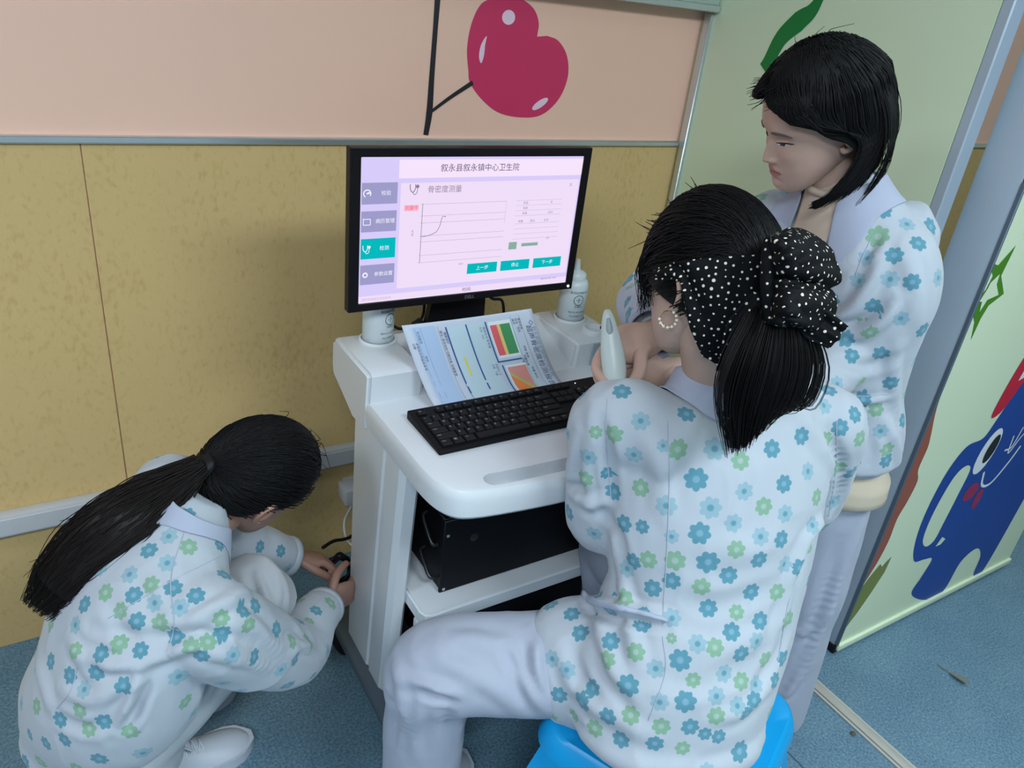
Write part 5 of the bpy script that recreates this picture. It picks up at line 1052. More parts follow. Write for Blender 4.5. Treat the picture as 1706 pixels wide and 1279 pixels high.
# ------------------------------------------------------------------ standing woman
def hair_lines(hp, fr, n, seed, gen):
    rng = random.Random(seed); return [place(gen(rng), hp, fr) for _ in range(n)]
M_hairm = mat('soft_black_hair', (0.0045, 0.0042, 0.0052, 1), 0.6, spec=0.16)
def build_standing():
    loc = A(1.33, .80, 0); rT = A(.10, .99, 0)
    T = [A(1.318, .805, .79), A(1.312, .812, .85), A(1.302, .822, .93), A(1.288, .825, 1.05), A(1.280, .828, 1.14), A(1.262, .845, 1.212), A(1.240, .855, 1.262), A(1.226, .86, 1.290)]
    TR = [(.182, .128), (.178, .124), (.168, .114), (.172, .112), (.182, .112), (.158, .092), (.100, .068), (.062, .058)]
    Lsh, Lel, Lwr = at(1488, 388, 1.555), at(1446, 562, 1.575), A(1.10, .72, .965)
    Rsh, Rel = A(1.245, .985, 1.185), A(1.04, 1.075, 1.01); Rwr = at(1090, 560, 1.345)
    hp = at(1364, 198, 1.47); fr = frame_of(A(-.76, .34, -.42), A(-.45, -.01, .90)); gl = fr @ A(0, 0, -1)
    nb = T[6]; nk = place([(0, -0.016, -0.060)], hp, fr)[0]
    legs = [(A(1.312, .742, .78), A(1.330, .722, .47), A(1.355, .715, .10)), (A(1.33, .885, .78), A(1.335, .89, .47), A(1.355, .89, .10))]
    bp = [limb(T, [(a * .84, b * .84) for a, b in TR], rT), limb([nb - A(-.02, 0, .05), nb, (nb + nk) / 2, nk, nk + fr[2] * .03], [.064, .055, .052, .053, .055], rT),
          limb([Lsh, Lel, (Lel + Lwr) / 2, Lwr], [.046, .037, .035, .026]), limb([Rsh, Rel, (Rel + Rwr) / 2, Rwr], [.046, .037, .034, .025])]
    for h, k, a in legs: bp += [limb([h, k, a, a - A(0, 0, .03)], [.08, .055, .038, .036]), limb([a - A(0, 0, .03), a + A(-.13, 0, -.06)], [.034, .028])]
    # hand round the probe
    d1 = 1.335
    palm = [Rwr + nrm(Rel - Rwr) * .03, Rwr, at(1060, 570, 1.325), at(1030, 575, 1.318)]
    K = lambda *q: [at(*p) for p in q]
    paths = [K((1045, 568, 1.325), (1012, 578, 1.312), (994, 610, 1.288), (1006, 633, 1.264), (1020, 648, 1.250)), K((1045, 580, 1.330), (1014, 592, 1.318), (997, 624, 1.298), (1010, 646, 1.276), (1024, 658, 1.264)),
             K((1050, 590, 1.335), (1024, 598, 1.330), (1003, 628, 1.315), (1015, 648, 1.296), (1026, 660, 1.284)), K((1055, 600, 1.335), (1036, 610, 1.332), (1022, 636, 1.320), (1030, 652, 1.306), (1038, 662, 1.298))]
    thumb = K((1078, 578, 1.325), (1068, 590, 1.305), (1066, 615, 1.280), (1058, 634, 1.257), (1044, 648, 1.243))
    hand = make_hand(palm, [(.026, .020), (.027, .020), (.036, .020), (.033, .017)], paths, nrm(at(1060, 600, 1.32) - at(1060, 540, 1.34)), thumb, .0019, 1.22)
    lh = std_hand(Lwr, A(-.9, .1, -.3), A(0, .3, -1), A(0, .9, .3), [(25, 30, 20)] * 4, [(.7, .6, .2), (.9, .2, .2), (.9, 0, .2)])
    p = person('person', loc, 'short-haired woman standing, holding the grey probe', bp, hp, fr, [hand, lh], M_skin)
    # face details
    hV, hF, _ = head_vf(); hb = bvh_of(hV, hF)
    def fs(x, z, lift=.0006):
        h = hb.ray_cast(Vector((x, .2, z)), Vector((0, -1, 0)), .3); return A(x, (h[0].y if h[0] else .08) + lift, z)
    M_sclera = mat('eye_white', (.62, .62, .62, 1), .25); M_iris = mat('iris_dark', (.012, .008, .006, 1), .15); M_lash = mat('lash', (.008, .006, .006, 1), .6); M_brow = mat('brow_hair', (.13, .09, .08, 1), .8)
    for sx in (-1, 1):
        def up_(u): return -.0008 + .0016 * (1 - u * u) ** .7
        def lo_(u): return -.0018 - .0012 * (1 - u * u) + .0008 * u
        V = []; F = []
        for i in range(13):
            u = i / 6 - 1; x = sx * (.031 + .0135 * u)
            for j in range(5): V.append(fs(x, lo_(u) + (up_(u) - lo_(u)) * j / 4 - .001 + .0014 * u, .0007))
        for i in range(12):
            for j in range(4): F.append((i * 5 + j, i * 5 + j + 1, (i + 1) * 5 + j + 1, (i + 1) * 5 + j))
        eye = mesh_ob('eye', cloth_me('eye', place(V, hp, fr), F), M_sclera, p)
        V = []; F = []
        for i in range(9):
            u = (i / 4 - 1) * .36 - .05; x = sx * (.031 + .0135 * u); hh = math.sqrt(max(0, 1 - ((u + .05) / .37) ** 2))
            for j in range(4): a_ = max(lo_(u), -.0052 * hh - .001); b_ = up_(u); V.append(fs(x, a_ + (b_ - a_) * j / 3 - .001, .0012))
        for i in range(8):
            for j in range(3): F.append((i * 4 + j, i * 4 + j + 1, (i + 1) * 4 + j + 1, (i + 1) * 4 + j))
        mesh_ob('iris', cloth_me('iris', place(V, hp, fr), F), M_iris, eye)
        P = [fs(sx * (.031 + .0150 * u), up_(max(-1, min(1, u))) - .001 + .0016 * u, .0012) for u in np.linspace(-.95, 1.12, 10)]; v, f = tube_vf(place(P, hp, fr), [.0005, .0008, .0010, .0011, .0012, .0012, .0012, .0011, .0009, .0004], 6); mesh_ob('eyelashes', me_from('eyelashes', v, f), M_lash, eye, smooth=60)
        P = [fs(sx * x, z, .0012) for x, z in ((.014, .0165), (.022, .0182), (.032, .0188), (.042, .0165), (.049, .0130))]; v, f = tube_vf(place(crom(P, 4), hp, fr), np.stack([np.interp(np.linspace(0, 1, 17), [0, .3, .7, 1], [.0016, .0027, .0024, .0007]), np.full(17, .0008)], 1), 8, fr[2]); mesh_ob('eyebrow', me_from('eyebrow', v, f), M_brow, p, smooth=60)
    # trousers, shoes
    tp = [limb([T[0] + A(.01, 0, .06), T[0]], [(.150, .105), (.152, .105)], rT)]
    for h, k, a in legs: tp.append(limb([h, (h + k) / 2, k, (k + a) / 2, a - A(0, 0, .045)], [.088, .087, .082, .080, .084], rT, 5, 24))
    tv = remesh(tp, .006, 6); tf = [([(1440, 870), (1405, 950), (1370, 1040), (1335, 1130)], .005, .014), ([(1400, 900), (1375, 980), (1345, 1080)], -.004, .014), ([(1385, 1010), (1350, 1050), (1330, 1060)], .005, .012), ([(1335, 1120), (1315, 1150), (1300, 1160)], .006, .011)]
    mesh_ob('trousers', cloth_me('trousers', drape(*tv, tf, .003, 9, 6, .0008, .3), tv[1]), M_trou, p)
    for h, k, a in legs: shoe(p, A(a[0] + .055, a[1], 0), (-1, 0), M_shoe, M_shoe, False)
    # jacket
    jp = [limb(T, TR, rT, 6, 36),
          limb([A(1.27, .78, 1.165), Lsh, Lsh * .55 + Lel * .45 + A(.004, -.008, 0), Lel, Lel * .6 + Lwr * .4, Lel * .12 + Lwr * .88], [.072, .070, .066, .064, .056, .050], None, 6, 24),
          limb([A(1.25, .91, 1.17), Rsh, Rsh * .5 + Rel * .5, Rel, Rel * .5 + Rwr * .5, Rel * .16 + Rwr * .84], [.072, .068, .062, .060, .052, .046], None, 6, 24)]
    jv, jf = remesh(jp, .0052, 8)
    jfld = [([(1360, 545), (1410, 520), (1450, 470), (1470, 420)], .008, .012), ([(1390, 560), (1430, 560), (1470, 535), (1500, 500)], .007, .012), ([(1385, 540), (1430, 535), (1480, 500)], -.006, .010), ([(1400, 600), (1450, 610), (1500, 590)], -.005, .012), ([(1420, 440), (1450, 410), (1465, 385)], -.005, .010), ([(1500, 560), (1490, 620), (1495, 690)], .005, .013), ([(1470, 690), (1490, 730), (1500, 770)], .005, .012), ([(1385, 660), (1430, 668), (1480, 664)], .006, .007), ([(1440, 690), (1450, 740), (1445, 780)], -.004, .013), ([(1510, 420), (1525, 480), (1520, 540)], .004, .014)]
    jv = drape(jv, jf, jfld, .0035, 8, 9, .0012); jb = bvh_of(jv, jf); me = cloth_me('jacket', jv, jf)
    fl = [(1482, 300, 'L'), (1502, 320, 'T'), (1472, 351, 'T'), (1463, 394, 'G', .019), (1511, 373, 'L'), (1257, 295, 'T'), (1530, 405, 'T'), (1407, 400, 'G'), (1454, 509, 'T'), (1450, 555, 'G'), (1410, 564, 'T'), (1420, 592, 'T'), (1468, 590, 'T'), (1433, 638, 'G'), (1484, 638, 'T'), (1438, 665, 'T'), (1460, 682, 'G'), (1467, 718, 'L'), (1477, 749, 'G'), (1477, 767, 'T', .016), (1432, 468, 'L'), (1483, 465, 'L'), (1520, 470, 'T'), (1500, 530, 'L'), (1445, 430, 'L'), (1490, 425, 'T'), (1410, 720, 'T'), (1505, 700, 'T'), (1395, 640, 'L'), (1385, 500, 'T')]
    dots(me, traced(jb, fl, .0150), .052, .0150, 15); mesh_ob('jacket', me, M_jack, p)
    for s in ([(1455, 390), (1440, 420), (1425, 460)], [(1388, 650), (1430, 660), (1478, 656)], [(1462, 302), (1476, 315), (1492, 332)]): seam(p, jb, s)
    cuff(p, Rel * .16 + Rwr * .84, Rwr - Rel, .043, .043, A(0, 0, 1), M_coll, .030)
    v, f = limb([T[0] - A(0, 0, .030), T[0] - A(0, 0, .066)], [(.176, .122), (.180, .126)], rT, 3, 40); mesh_ob('undershirt_hem', cloth_me('undershirt_hem', np.array(v), f), mat('beige_knit', lin(188, 176, 158), .9, bump=.2, bscale=500), p)
    M_under = mat('undershirt_cream', lin(196, 178, 162), .9, bump=.1, bscale=600)
    # cream undershirt showing in the neck opening: a panel lying on the chest
    V = []; F = []; ax_ = nrm(A(-.25, 0, 1))
    for a in range(13):
        an = -.62 + 1.24 * a / 12; dv = A(-math.cos(an), math.sin(an), 0)
        for b in range(9):
            rho = .040 + .012 * b; wd = 1 - .75 * max(0, (b - 3) / 5); q = nb + A(0, 0, .02) + A(-math.cos(an * wd), math.sin(an * wd), 0) * rho; h = jb.ray_cast(Vector(q + ax_ * .16), Vector(-ax_), .5)
            V.append(np.array(h[0]) + ax_ * .003 if h[0] is not None else q - A(0, 0, .02 * b))
    for a in range(12):
        for b in range(8): F.append((a * 9 + b, a * 9 + b + 1, (a + 1) * 9 + b + 1, (a + 1) * 9 + b))
    mesh_ob('undershirt', cloth_me('undershirt', np.array(V), F), M_under, p).modifiers.new('t', 'SOLIDIFY').thickness = .002
    v, f = tube_vf(crom([nb + A(-.012, 0, .03) + A(.058 * math.cos(t), .056 * math.sin(t), -.012 * -math.cos(t)) for t in np.linspace(0, 6.283, 17)], 3), .006, 8); mesh_ob('undershirt_neckband', cloth_me('undershirt_neckband', np.array(v), f), M_under, p)
    # lapel collar: two broad leaves lying on chest and shoulders
    collar(p, jb, nb + A(.0, 0, .02), A(-.25, 0, 1), A(-1, .05, 0), .058, .105, .52, M_coll, .020, 44, .0045, .060)
    # ------------- bob hair
    def sph(th, ph, off):
        x, y, z = -math.sin(th) * math.sin(ph), math.sin(th) * math.cos(ph), math.cos(th); return A(x * (.0755 + off), -.006 + y * (.096 + off), .012 + z * (.103 + off))
    def hang(ph, z, off):      # hair wall below the widest level
        k = max(0.0, -z / .12); rx = .0755 + off + .010 * math.sin(min(1, k) * 2.2) - .012 * k * k; ry = .096 + off + .004 * k - .020 * k * k; return A(-rx * math.sin(ph), -.006 + ry * math.cos(ph), 0) + (gl * .75 + A(0, 0, -.25)) * -z
    capV = []; capF = []; np_, nt_ = 72, 34
    for i in range(nt_ + 1):
        for j in range(np_):
            ph = -math.pi + 2 * math.pi * j / np_; a_ = abs(ph); zend = np.interp(a_, [0, .5, .95, 1.25, 1.55, 1.8, 2.0, 2.3, 3.14], [.078, .068, .042, .006, -.010, -.040, -.100, -.108, -.106]); u = i / nt_
            th_end = math.acos(max(-1, min(1, (max(zend, 0.0) - .012) / .113))); 
            if zend >= 0: q = sph(th_end * u, ph, .015 + .005 * math.sin(math.pi * u))
            else:
                Lc = 1.68; Lh = -zend / .1; s = u * (Lc + Lh)
                q = sph(min(s, Lc), ph, .015 + .005 * math.sin(math.pi * min(1, s / Lc))) if s < Lc else hang(ph, -(s - Lc) * .1, .0165)
            capV.append(q)
    for i in range(nt_):
        for j in range(np_): capF.append((i * np_ + j, (i + 1) * np_ + j, (i + 1) * np_ + (j + 1) % np_, i * np_ + (j + 1) % np_))
    V = lap(place(capV, hp, fr), edges_of(capF), 3, .5); h_ = mesh_ob('hair', cloth_me('hair', V, capF), M_hairm, p); h_.modifiers.new('t', 'SOLIDIFY').thickness = .005
    def gen(rng):
        ph0 = rng.choice((-1, 1)) * rng.uniform(.0, 3.14); sg = 1 if ph0 >= 0 else -1; a0 = abs(ph0); th0 = rng.uniform(.0, .9); off = .0165 + rng.random() * .0045
        pts = [sph(th0, sg * a0, off)]; a1 = max(a0, min(1.05, a0 * .5 + .75)); 
        for th in (1.0, 1.3):
            if th > th0 + .1: pts.append(sph(th, sg * (a0 + (a1 - a0) * (th - th0) / (1.3 - th0 + 1e-6)), off + .002))
        a2 = max(a1, 1.50); a3 = max(a2, 1.92 + rng.gauss(0, .05)); pts.append(sph(1.55, sg * a2, off + .003)); ze = -.097 - rng.random() * .014 + .012 * max(0, a3 - 2.4)
        pts.append(hang(sg * (a2 * .3 + a3 * .7), -.018, off + .003))
        fw = max(0.15, min(1, (2.75 - a3) / .7)) * (1 if sg > 0 else .25)
        for z, da in ((-.05, -.16), (-.082, -.40), (ze, -.66)): pts.append(hang(sg * (a3 + da * fw), z, off + rng.gauss(0, .0015) - (.006 if z == ze else 0)))
        return pts
    lines = hair_lines(hp, fr, 2400, 5, gen)
    def gen2(rng):  # front locks swept from the parting over the temple
        sg = 1 if rng.random() < .7 else -1; ph = sg * rng.uniform(.05, .9); q0 = sph(rng.uniform(.55, .8), ph, .016); a = abs(ph)
        return [q0, sph(1.02, sg * (a + .12), .022), sph(1.22, sg * (a * .6 + .62), .021 + rng.random() * .004), sph(1.48, sg * 1.20, .019), sph(1.64, sg * 1.52, .0185), hang(sg * 1.92, -.045, .019)]
    lines += hair_lines(hp, fr, 420, 6, gen2)
    def gen3(rng):  # flicked-out fringe
        sg = 1 if rng.random() < .5 else -1; ph = sg * rng.uniform(0, .7); q0 = sph(rng.uniform(.75, 1.0), ph, .015); o = nrm(q0 - A(0, 0, .02)); l = rng.uniform(.012, .032); return [q0, q0 + o * .008 + A(0, .2, -.4) * l, q0 + o * .012 + A(rng.gauss(0, .25), .75, -.5) * l]
    lines += hair_lines(hp, fr, 46, 7, gen3)
    def gen4(rng):  # stray hairs on the crown and a loose lock at the back
        if rng.random() < .2: q0 = sph(rng.uniform(0, .7), rng.uniform(-3, 3), .019); return [q0, q0 + A(rng.gauss(0, .008), rng.gauss(-.008, .008), .003), q0 + A(rng.gauss(0, .016), rng.gauss(-.016, .012), .004 * rng.random())]
        ph = 2.25 + rng.gauss(0, .10); return [sph(1.2, ph, .022), sph(1.6, ph, .028), hang(ph, -.04, .034), hang(ph, -.09, .034 + rng.gauss(0, .003)), hang(ph - .1, -.135 - rng.random() * .02, .024)]
    lines += hair_lines(hp, fr, 60, 8, gen4)
    mesh_ob('hair_strands', strands_me('hair_strands', lines, .0009, .0004), M_hairm, p)['kind'] = 'stuff'
    return p
build_standing()
# ------------------------------------------------------------------ ultrasound probe
def build_probe():
    M_pr = mat('probe_grey', lin(196, 206, 204), .35, noise=.02); M_pd = mat('probe_grey_dark', lin(150, 160, 166), .4)
    a, b = at(1012, 518, 1.262), at(1030, 672, 1.268); d = b - a; e = empty('ultrasound_probe', b, 'grey handheld ultrasound probe gripped upright by a hand', 'probe')
    side = nrm(np.cross(d, ray(1020, 590))); ts = [0, .06, .2, .42, .62, .8, .93, 1]; rs = [(.006, .006), (.0095, .009), (.014, .011), (.0185, .013), (.0195, .0145), (.0165, .0135), (.0145, .013), (.0150, .0135)]
    v, f = limb([a + d * t for t in ts], rs, side, 5, 24); mesh_ob('probe_body', cloth_me('probe_body', np.array(v), f), M_pr, e)
    nv = nrm(np.cross(side, d)); nv = nv if nv @ nrm(CC - a) > 0 else -nv
    v, f = limb([a + d * .08 + nv * .004, a + d * .2 + nv * .0045, a + d * .36 + nv * .003], [(.0055, .006), (.0085, .0075), (.011, .0065)], side, 5, 20); mesh_ob('grip_inset', cloth_me('grip_inset', np.array(v), f), M_pd, e)
    v, f = limb([b - d * .02, b + d * .05], [(.0155, .014), (.0150, .0135)], side, 3, 24); mesh_ob('probe_tip', cloth_me('probe_tip', np.array(v), f), M_pr, e)
build_probe()
# ------------------------------------------------------------------ crouching woman
def build_crouching():
    loc = A(.05, 1.13, 0); rC = A(.06, -1.0, .02)
    T = [A(-.022, 1.165, .22), A(-.026, 1.160, .265), A(-.012, 1.150, .335), A(.024, 1.115, .42), A(.058, 1.105, .53), A(.110, 1.115, .615), A(.148, 1.125, .668), A(.172, 1.132, .700)]
    TR = [(.105, .10), (.125, .115), (.145, .128), (.174, .132), (.178, .125), (.168, .105), (.108, .075), (.060, .058)]
    Rsh, Rel, Rwr = A(.150, .975, .590), at(484, 1076, 1.625), at(546, 1003, 1.80)
    Lsh, Lel, Lwr = A(.150, 1.285, .645), A(.275, 1.33, .44), at(486, 928, 1.83)
    hR, kR, aR = A(-.01, 1.085, .285), A(.285, 1.185, .435), A(.055, 1.19, .085); hL, kL, aL = A(-.03, 1.17, .25), A(.235, 1.345, .40), A(.06, 1.35, .085)
    hp = at(424, 798, 1.475); fr = frame_of(A(.75, .30, -.58), A(.50, -.22, .84))
    nb = T[6]; nk = place([(0, -0.018, -0.060)], hp, fr)[0]
    bp = [limb(T, [(a * .84, b * .84) for a, b in TR], rC), limb([nb - A(.02, 0, .05), nb, (nb + nk) / 2, nk, nk + fr[2] * .03], [.062, .054, .051, .053, .055], rC),
          limb([Rsh, Rel, (Rel + Rwr) / 2, Rwr], [.045, .037, .035, .027]), limb([Lsh, Lel, (Lel + Lwr) / 2, Lwr], [.045, .037, .034, .026])]
    for h, k, a in ((hR, kR, aR), (hL, kL, aL)): bp += [limb([h, k, k * .6 + a * .4, a, a - A(0, 0, .02)], [.082, .058, .052, .036, .036]), limb([a - A(.01, 0, .04), a + A(.10, .01, -.06)], [.026, .018])]
    # near hand reaching behind the leg, far hand pinching the lead
    rh = std_hand(Rwr, at(588, 985, 1.86) - Rwr, A(.1, .9, .3), A(-.2, -.1, 1), [(30, 45, 30)] * 4, [(.6, .6, .4), (.8, .2, .4), (.8, 0, .3)], .95)
    lh = std_hand(Lwr, at(540, 932, 1.86) - Lwr, A(.25, -.35, -.9), A(-.1, -.85, .3), [(55, 70, 40), (60, 75, 45), (62, 78, 45), (64, 80, 45)], [(.75, .45, .5), (.85, -.1, .55), (.7, -.3, .6)], .95)
    p = person('person', loc, 'woman with a long ponytail crouching beside the trolley', bp, hp, fr, [rh, lh], M_skind)
    tp = [limb([hR, hR * .5 + kR * .5, kR + A(-.01, 0, .005), kR * .72 + aR * .28, kR * .56 + aR * .44], [.100, .092, .080, .072, .070], None, 6, 26), limb([hL, (hL + kL) / 2, kL, kL * .5 + aL * .5, kL * .3 + aL * .7], [.10, .095, .080, .072, .074], None, 6, 24), limb([A(.0, 1.14, .19), A(.0, 1.13, .29)], [(.13, .11), (.14, .12)], rC)]
    tv = remesh(tp, .006, 6); tf = [([(430, 960), (445, 1000), (440, 1035)], .006, .010), ([(415, 950), (425, 990), (422, 1020)], -.006, .009), ([(455, 950), (462, 990), (452, 1030)], .004, .012), ([(290, 1110), (300, 1150), (280, 1200)], .006, .012), ([(320, 1100), (330, 1140), (310, 1180)], -.006, .011), ([(350, 1095), (355, 1130), (345, 1165)], .005, .011), ([(262, 1120), (272, 1170), (255, 1230)], -.006, .011)]
    mesh_ob('trousers', cloth_me('trousers', drape(*tv, tf, .003, 9, 14, .001, .4), tv[1]), M_trouc, p)
    shoe(p, A(-.005, 1.195, 0), (1, .03), M_shoe, M_shoe, True); shoe(p, A(.0, 1.350, 0), (1, .06), M_shoe, M_shoe, False)
    jp = [limb(T, TR, rC, 6, 36), limb([A(.12, 1.04, .60), Rsh, Rsh * .5 + Rel * .5 + A(-.005, -.008, -.008), Rel + A(.0, -.008, -.008), Rel * .5 + Rwr * .5, Rel * .20 + Rwr * .80], [.075, .078, .074, .064, .054, .046], None, 6, 26),
          limb([A(.13, 1.19, .61), Lsh, (Lsh + Lel) / 2, Lel, (Lel + Lwr) / 2, Lel * .15 + Lwr * .85], [.072, .070, .064, .060, .052, .046], None, 6, 24), ball(A(-.035, 1.16, .265), (.115, .120, .075))]
    jv, jf = remesh(jp, .0052, 8)
    jfld = [([(125, 1085), (190, 1110), (270, 1095), (330, 1070)], .008, .012), ([(150, 1045), (210, 1060), (290, 1060), (350, 1050)], -.006, .012), ([(300, 1040), (360, 1010), (400, 990), (420, 960)], .007, .012), ([(310, 1060), (370, 1060), (430, 1075)], -.007, .011), ([(330, 1085), (390, 1100), (450, 1115)], .005, .012), ([(100, 1150), (150, 1165), (210, 1140), (240, 1120)], .006, .013), ([(90, 1190), (150, 1210), (210, 1180)], -.005, .013), ([(60, 1080), (75, 1140), (95, 1200)], .004, .016), ([(235, 1120), (222, 1160), (195, 1200)], .008, .010), ([(240, 1150), (225, 1190), (205, 1215)], -.008, .009), ([(470, 1060), (490, 1050), (505, 1060)], -.005, .009), ([(480, 1085), (505, 1075), (525, 1080)], .005, .010), ([(250, 950), (270, 990), (285, 1040)], .004, .014), ([(180, 1000), (200, 1050), (230, 1090)], -.004, .014), ([(380, 1020), (430, 1040), (470, 1090)], .005, .012), ([(110, 1060), (130, 1100), (160, 1140)], .004, .013)]
    jv = drape(jv, jf, jfld, .004, 8, 19, .0014); jb = bvh_of(jv, jf); me = cloth_me('jacket', jv, jf)
    fl = [(672,492,'G'),(595,550,'L'),(800,592,'T'),(535,628,'G'),(615,640,'T'),(697,665,'T'),(460,590,'L'),(530,505,'T'),(600,455,'L'),(375,655,'G'),(475,665,'T'),(550,692,'L'),(640,708,'L'),(485,758,'T'),(567,762,'G'),(300,697,'T'),(430,720,'G',.014),(785,745,'G'),(865,720,'T'),(910,700,'T'),(885,772,'G'),(740,830,'G'),(790,795,'T'),(425,833,'G'),(360,873,'T'),(500,860,'T',.013),(268,770,'L'),(180,900,'T'),(345,937,'T'),(247,950,'T'),(265,860,'G',.013),(300,1000,'L'),(440,990,'T'),(285,1070,'G'),(215,1105,'T'),(318,1138,'G'),(230,1178,'T'),(465,1150,'G'),(130,1060,'G'),(370,1110,'T'),(630,815,'T',.014),(680,855,'G'),(715,880,'T'),(905,885,'T'),(830,878,'L'),(665,378,'T'),(925,492,'T'),(1000,507,'T'),(1040,825,'G'),(1050,890,'T'),(1100,755,'G',.012),(1125,718,'T'),(1000,930,'L'),(360,570,'L')]
    fl = [(x[0] / 2.135, 680 + x[1] / 2.135) + tuple(x[2:]) for x in fl]
    dots(me, traced(jb, fl, .0142), .056, .0142, 25); mesh_ob('jacket', me, M_jack, p)
    for s in ([(180, 1030), (230, 1000), (290, 965), (370, 925)], [(312, 870), (285, 960), (290, 1040), (278, 1090)], [(130, 1110), (118, 1150), (95, 1180)]): seam(p, jb, s)
    collar(p, jb, nb + A(0.01, 0, .012), A(.45, 0, .9), A(.9, 0, -.45), .052, .076, .5, M_coll, .012, 44, .004, .012)
    cuff(p, Rel * .20 + Rwr * .80, Rwr - Rel, .043, .043, A(0, 0, 1), M_jackp, .016); cuff(p, Lel * .15 + Lwr * .85, Lwr - Lel, .043, .043, A(0, 0, 1), M_jackp, .014)
    # ------------- hair pulled back into a long ponytail
    R0 = A(.0755, .096, .103); c0 = A(0, -.006, .012)
    def sph(th, ph, off):
        x, y, z = -math.sin(th) * math.sin(ph), math.sin(th) * math.cos(ph), math.cos(th); return c0 + A(x, y, z) * (R0 + off)
    capV = []; capF = []; nt_, np_ = 30, 60
    for i in range(nt_ + 1):
        for j in range(np_):
            ph = 2 * math.pi * j / np_; a_ = abs((ph + math.pi) % (2 * math.pi) - math.pi); tm = np.interp(a_, [0, .6, 1.1, 1.5, 1.75, 2.0, 2.6, 3.14], [1.0, 1.12, 1.38, 1.55, 1.62, 1.95, 2.15, 2.2]); th = tm * i / nt_; capV.append(sph(th, ph, .0105 + .003 * math.exp(-(th / .6) ** 2)))
    for i in range(nt_):
        for j in range(np_): capF.append((i * np_ + j, (i + 1) * np_ + j, (i + 1) * np_ + (j + 1) % np_, i * np_ + (j + 1) % np_))
    hh = mesh_ob('hair', cloth_me('hair', place(capV, hp, fr), capF), M_hair, p); hh.modifiers.new('t', 'SOLIDIFY').thickness = .006
    tie_l = A(0, -.112, .004)
    def gen(rng):
        ph = rng.uniform(-3.14, 3.14); a_ = abs(ph); tm = np.interp(a_, [0, .6, 1.1, 1.5, 1.75, 2.0, 2.6, 3.14], [1.02, 1.14, 1.40, 1.57, 1.64, 1.97, 2.17, 2.2]); s0 = sph(rng.uniform(.1, tm), ph, 0); end = tie_l + A(rng.gauss(0, .007), 0, rng.gauss(0, .008)); off = .0132 + rng.random() * .004; pts = []
        for k in range(8):
            u = k / 7; q = s0 * (1 - u) + end * u; d = (q - c0) / R0; d = d / (np.linalg.norm(d) + 1e-9); pts.append(c0 + d * (R0 + off * (1 - .2 * u)))
        return pts
    lines = hair_lines(hp, fr, 1500, 31, gen)
    def genw(rng): q0 = sph(rng.uniform(.2, 1.0), rng.uniform(-1.6, 1.6), .014); return [q0, q0 + A(rng.gauss(0, .008), rng.gauss(.01, .008), .006), q0 + A(rng.gauss(0, .02), rng.gauss(.012, .01), rng.gauss(0, .006))]
    lines += hair_lines(hp, fr, 14, 32, genw)
    mesh_ob('hair_strands', strands_me('hair_strands', lines, .0010, .0004), M_hair, p)['kind'] = 'stuff'
    tie = place([tie_l], hp, fr)[0]; t1 = place([A(0, -.128, .006)], hp, fr)[0]
    v, f = tube_vf(np.array([tie + (tie - t1) * .2, tie * .5 + t1 * .5, t1]), [.017, .020, .017], 20); mesh_ob('hair_tie', cloth_me('hair_tie', np.array(v), f), M_black, p)
    path = [t1, at(262, 828, 1.385), at(212, 872, 1.375), at(150, 925, 1.400), at(95, 978, 1.435), at(62, 1012, 1.47)]
    rng = random.Random(4); tl = []; vd = nrm(CC - path[2])
    D_ = [nrm(path[min(i + 1, 5)] - path[max(i - 1, 0)]) for i in range(6)]; Wd = [nrm(np.cross(q, vd)) for q in D_]; hw = [.015, .046, .062, .062, .048, .026]; hd = [.012, .020, .022, .020, .016, .010]
    for i in range(1100):
        r_ = math.sqrt(rng.random()); a_ = rng.uniform(0, 6.283); u, w = r_ * math.cos(a_), r_ * math.sin(a_); ln = rng.uniform(.80, 1.04); ph = rng.random() * 6.28; amp = rng.uniform(.001, .007); pts = []
        for k in range(9):
            t = k / 8 * ln * 5; i0 = min(4, int(t)); ft = t - i0; q = path[i0] * (1 - ft) + path[i0 + 1] * ft; W_ = Wd[i0] * (1 - min(ft, 1)) + Wd[i0 + 1] * min(ft, 1); h1 = hw[i0] * (1 - min(ft, 1)) + hw[i0 + 1] * min(ft, 1); h2 = hd[i0] * (1 - min(ft, 1)) + hd[i0 + 1] * min(ft, 1)
            pts.append(q + W_ * (u * h1 + amp * math.sin(ph + k * 1.1)) + vd * (w * h2 + amp * math.cos(ph + k * 1.3)))
        tl.append(pts)
    for i in range(70):  # stray hairs over the jacket
        q = path[rng.choice((1, 2, 3))] + nrm(Wd[2]) * rng.choice((-1, 1)) * rng.uniform(.03, .05); d = nrm(D_[3] + A(rng.gauss(0, .4), rng.gauss(0, .3), rng.gauss(-.3, .3))); tl.append([q, q + d * .04 + vd * .01, q + d * .08 + A(rng.gauss(0, .015), 0, rng.gauss(0, .012))])
    mesh_ob('ponytail', strands_me('ponytail', tl, .0013, .0004, 3), M_hairb, p)['kind'] = 'stuff'
    v, f = limb(path[:-1], [(hw[i] * .85, hd[i] * .85) for i in range(5)], np.array(Wd[2]), 6, 20); mesh_ob('ponytail_core', cloth_me('ponytail_core', np.array(v), f), M_hairb, p)
    return p
M_jackp = mat('jacket_white', (0.425, 0.465, 0.53, 1), .85, bump=.12, bscale=900)
build_crouching()
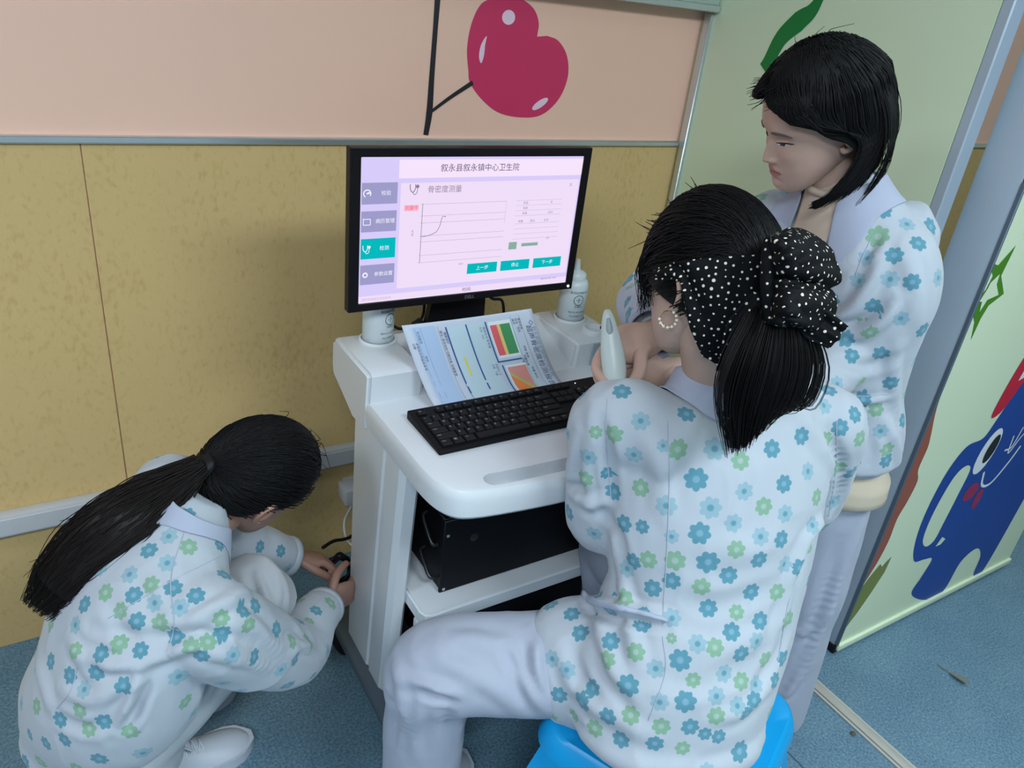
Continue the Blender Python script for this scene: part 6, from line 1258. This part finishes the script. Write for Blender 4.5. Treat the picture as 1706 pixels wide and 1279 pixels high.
# ------------------------------------------------------------------ leads on the floor by the trolley
cl = empty('coiled_lead', (.50, 1.42, .02), 'coiled black power lead between the crouching woman and trolley', 'cable')
c = at(566, 948, 1.90)
pts = []
for i in range(46):
    a = i * .62; r = .030 + .006 * math.sin(i * 1.7); pts.append(c + A(.9, .25, 0) * r * math.cos(a) + nrm(A(-.2, .35, .9)) * r * math.sin(a) + A(-.2, -.6, .1) * .010 * math.sin(i * .9))
tube('coil', pts, .0036, M_black, cl, 7, 3)
tube('lead', [at(538, 912, 1.87), at(556, 901, 1.92), at(580, 896, 1.98), (.66, 1.52, .24), (.72, 1.55, .02)], .0042, M_black, cl, 8, 8)
tube('lead', [c + A(.0, 0, -.03), at(575, 985, 1.90), (.52, 1.46, .12), (.56, 1.5, .006), (.7, 1.5, .006)], .0036, M_black, cl, 8, 8)
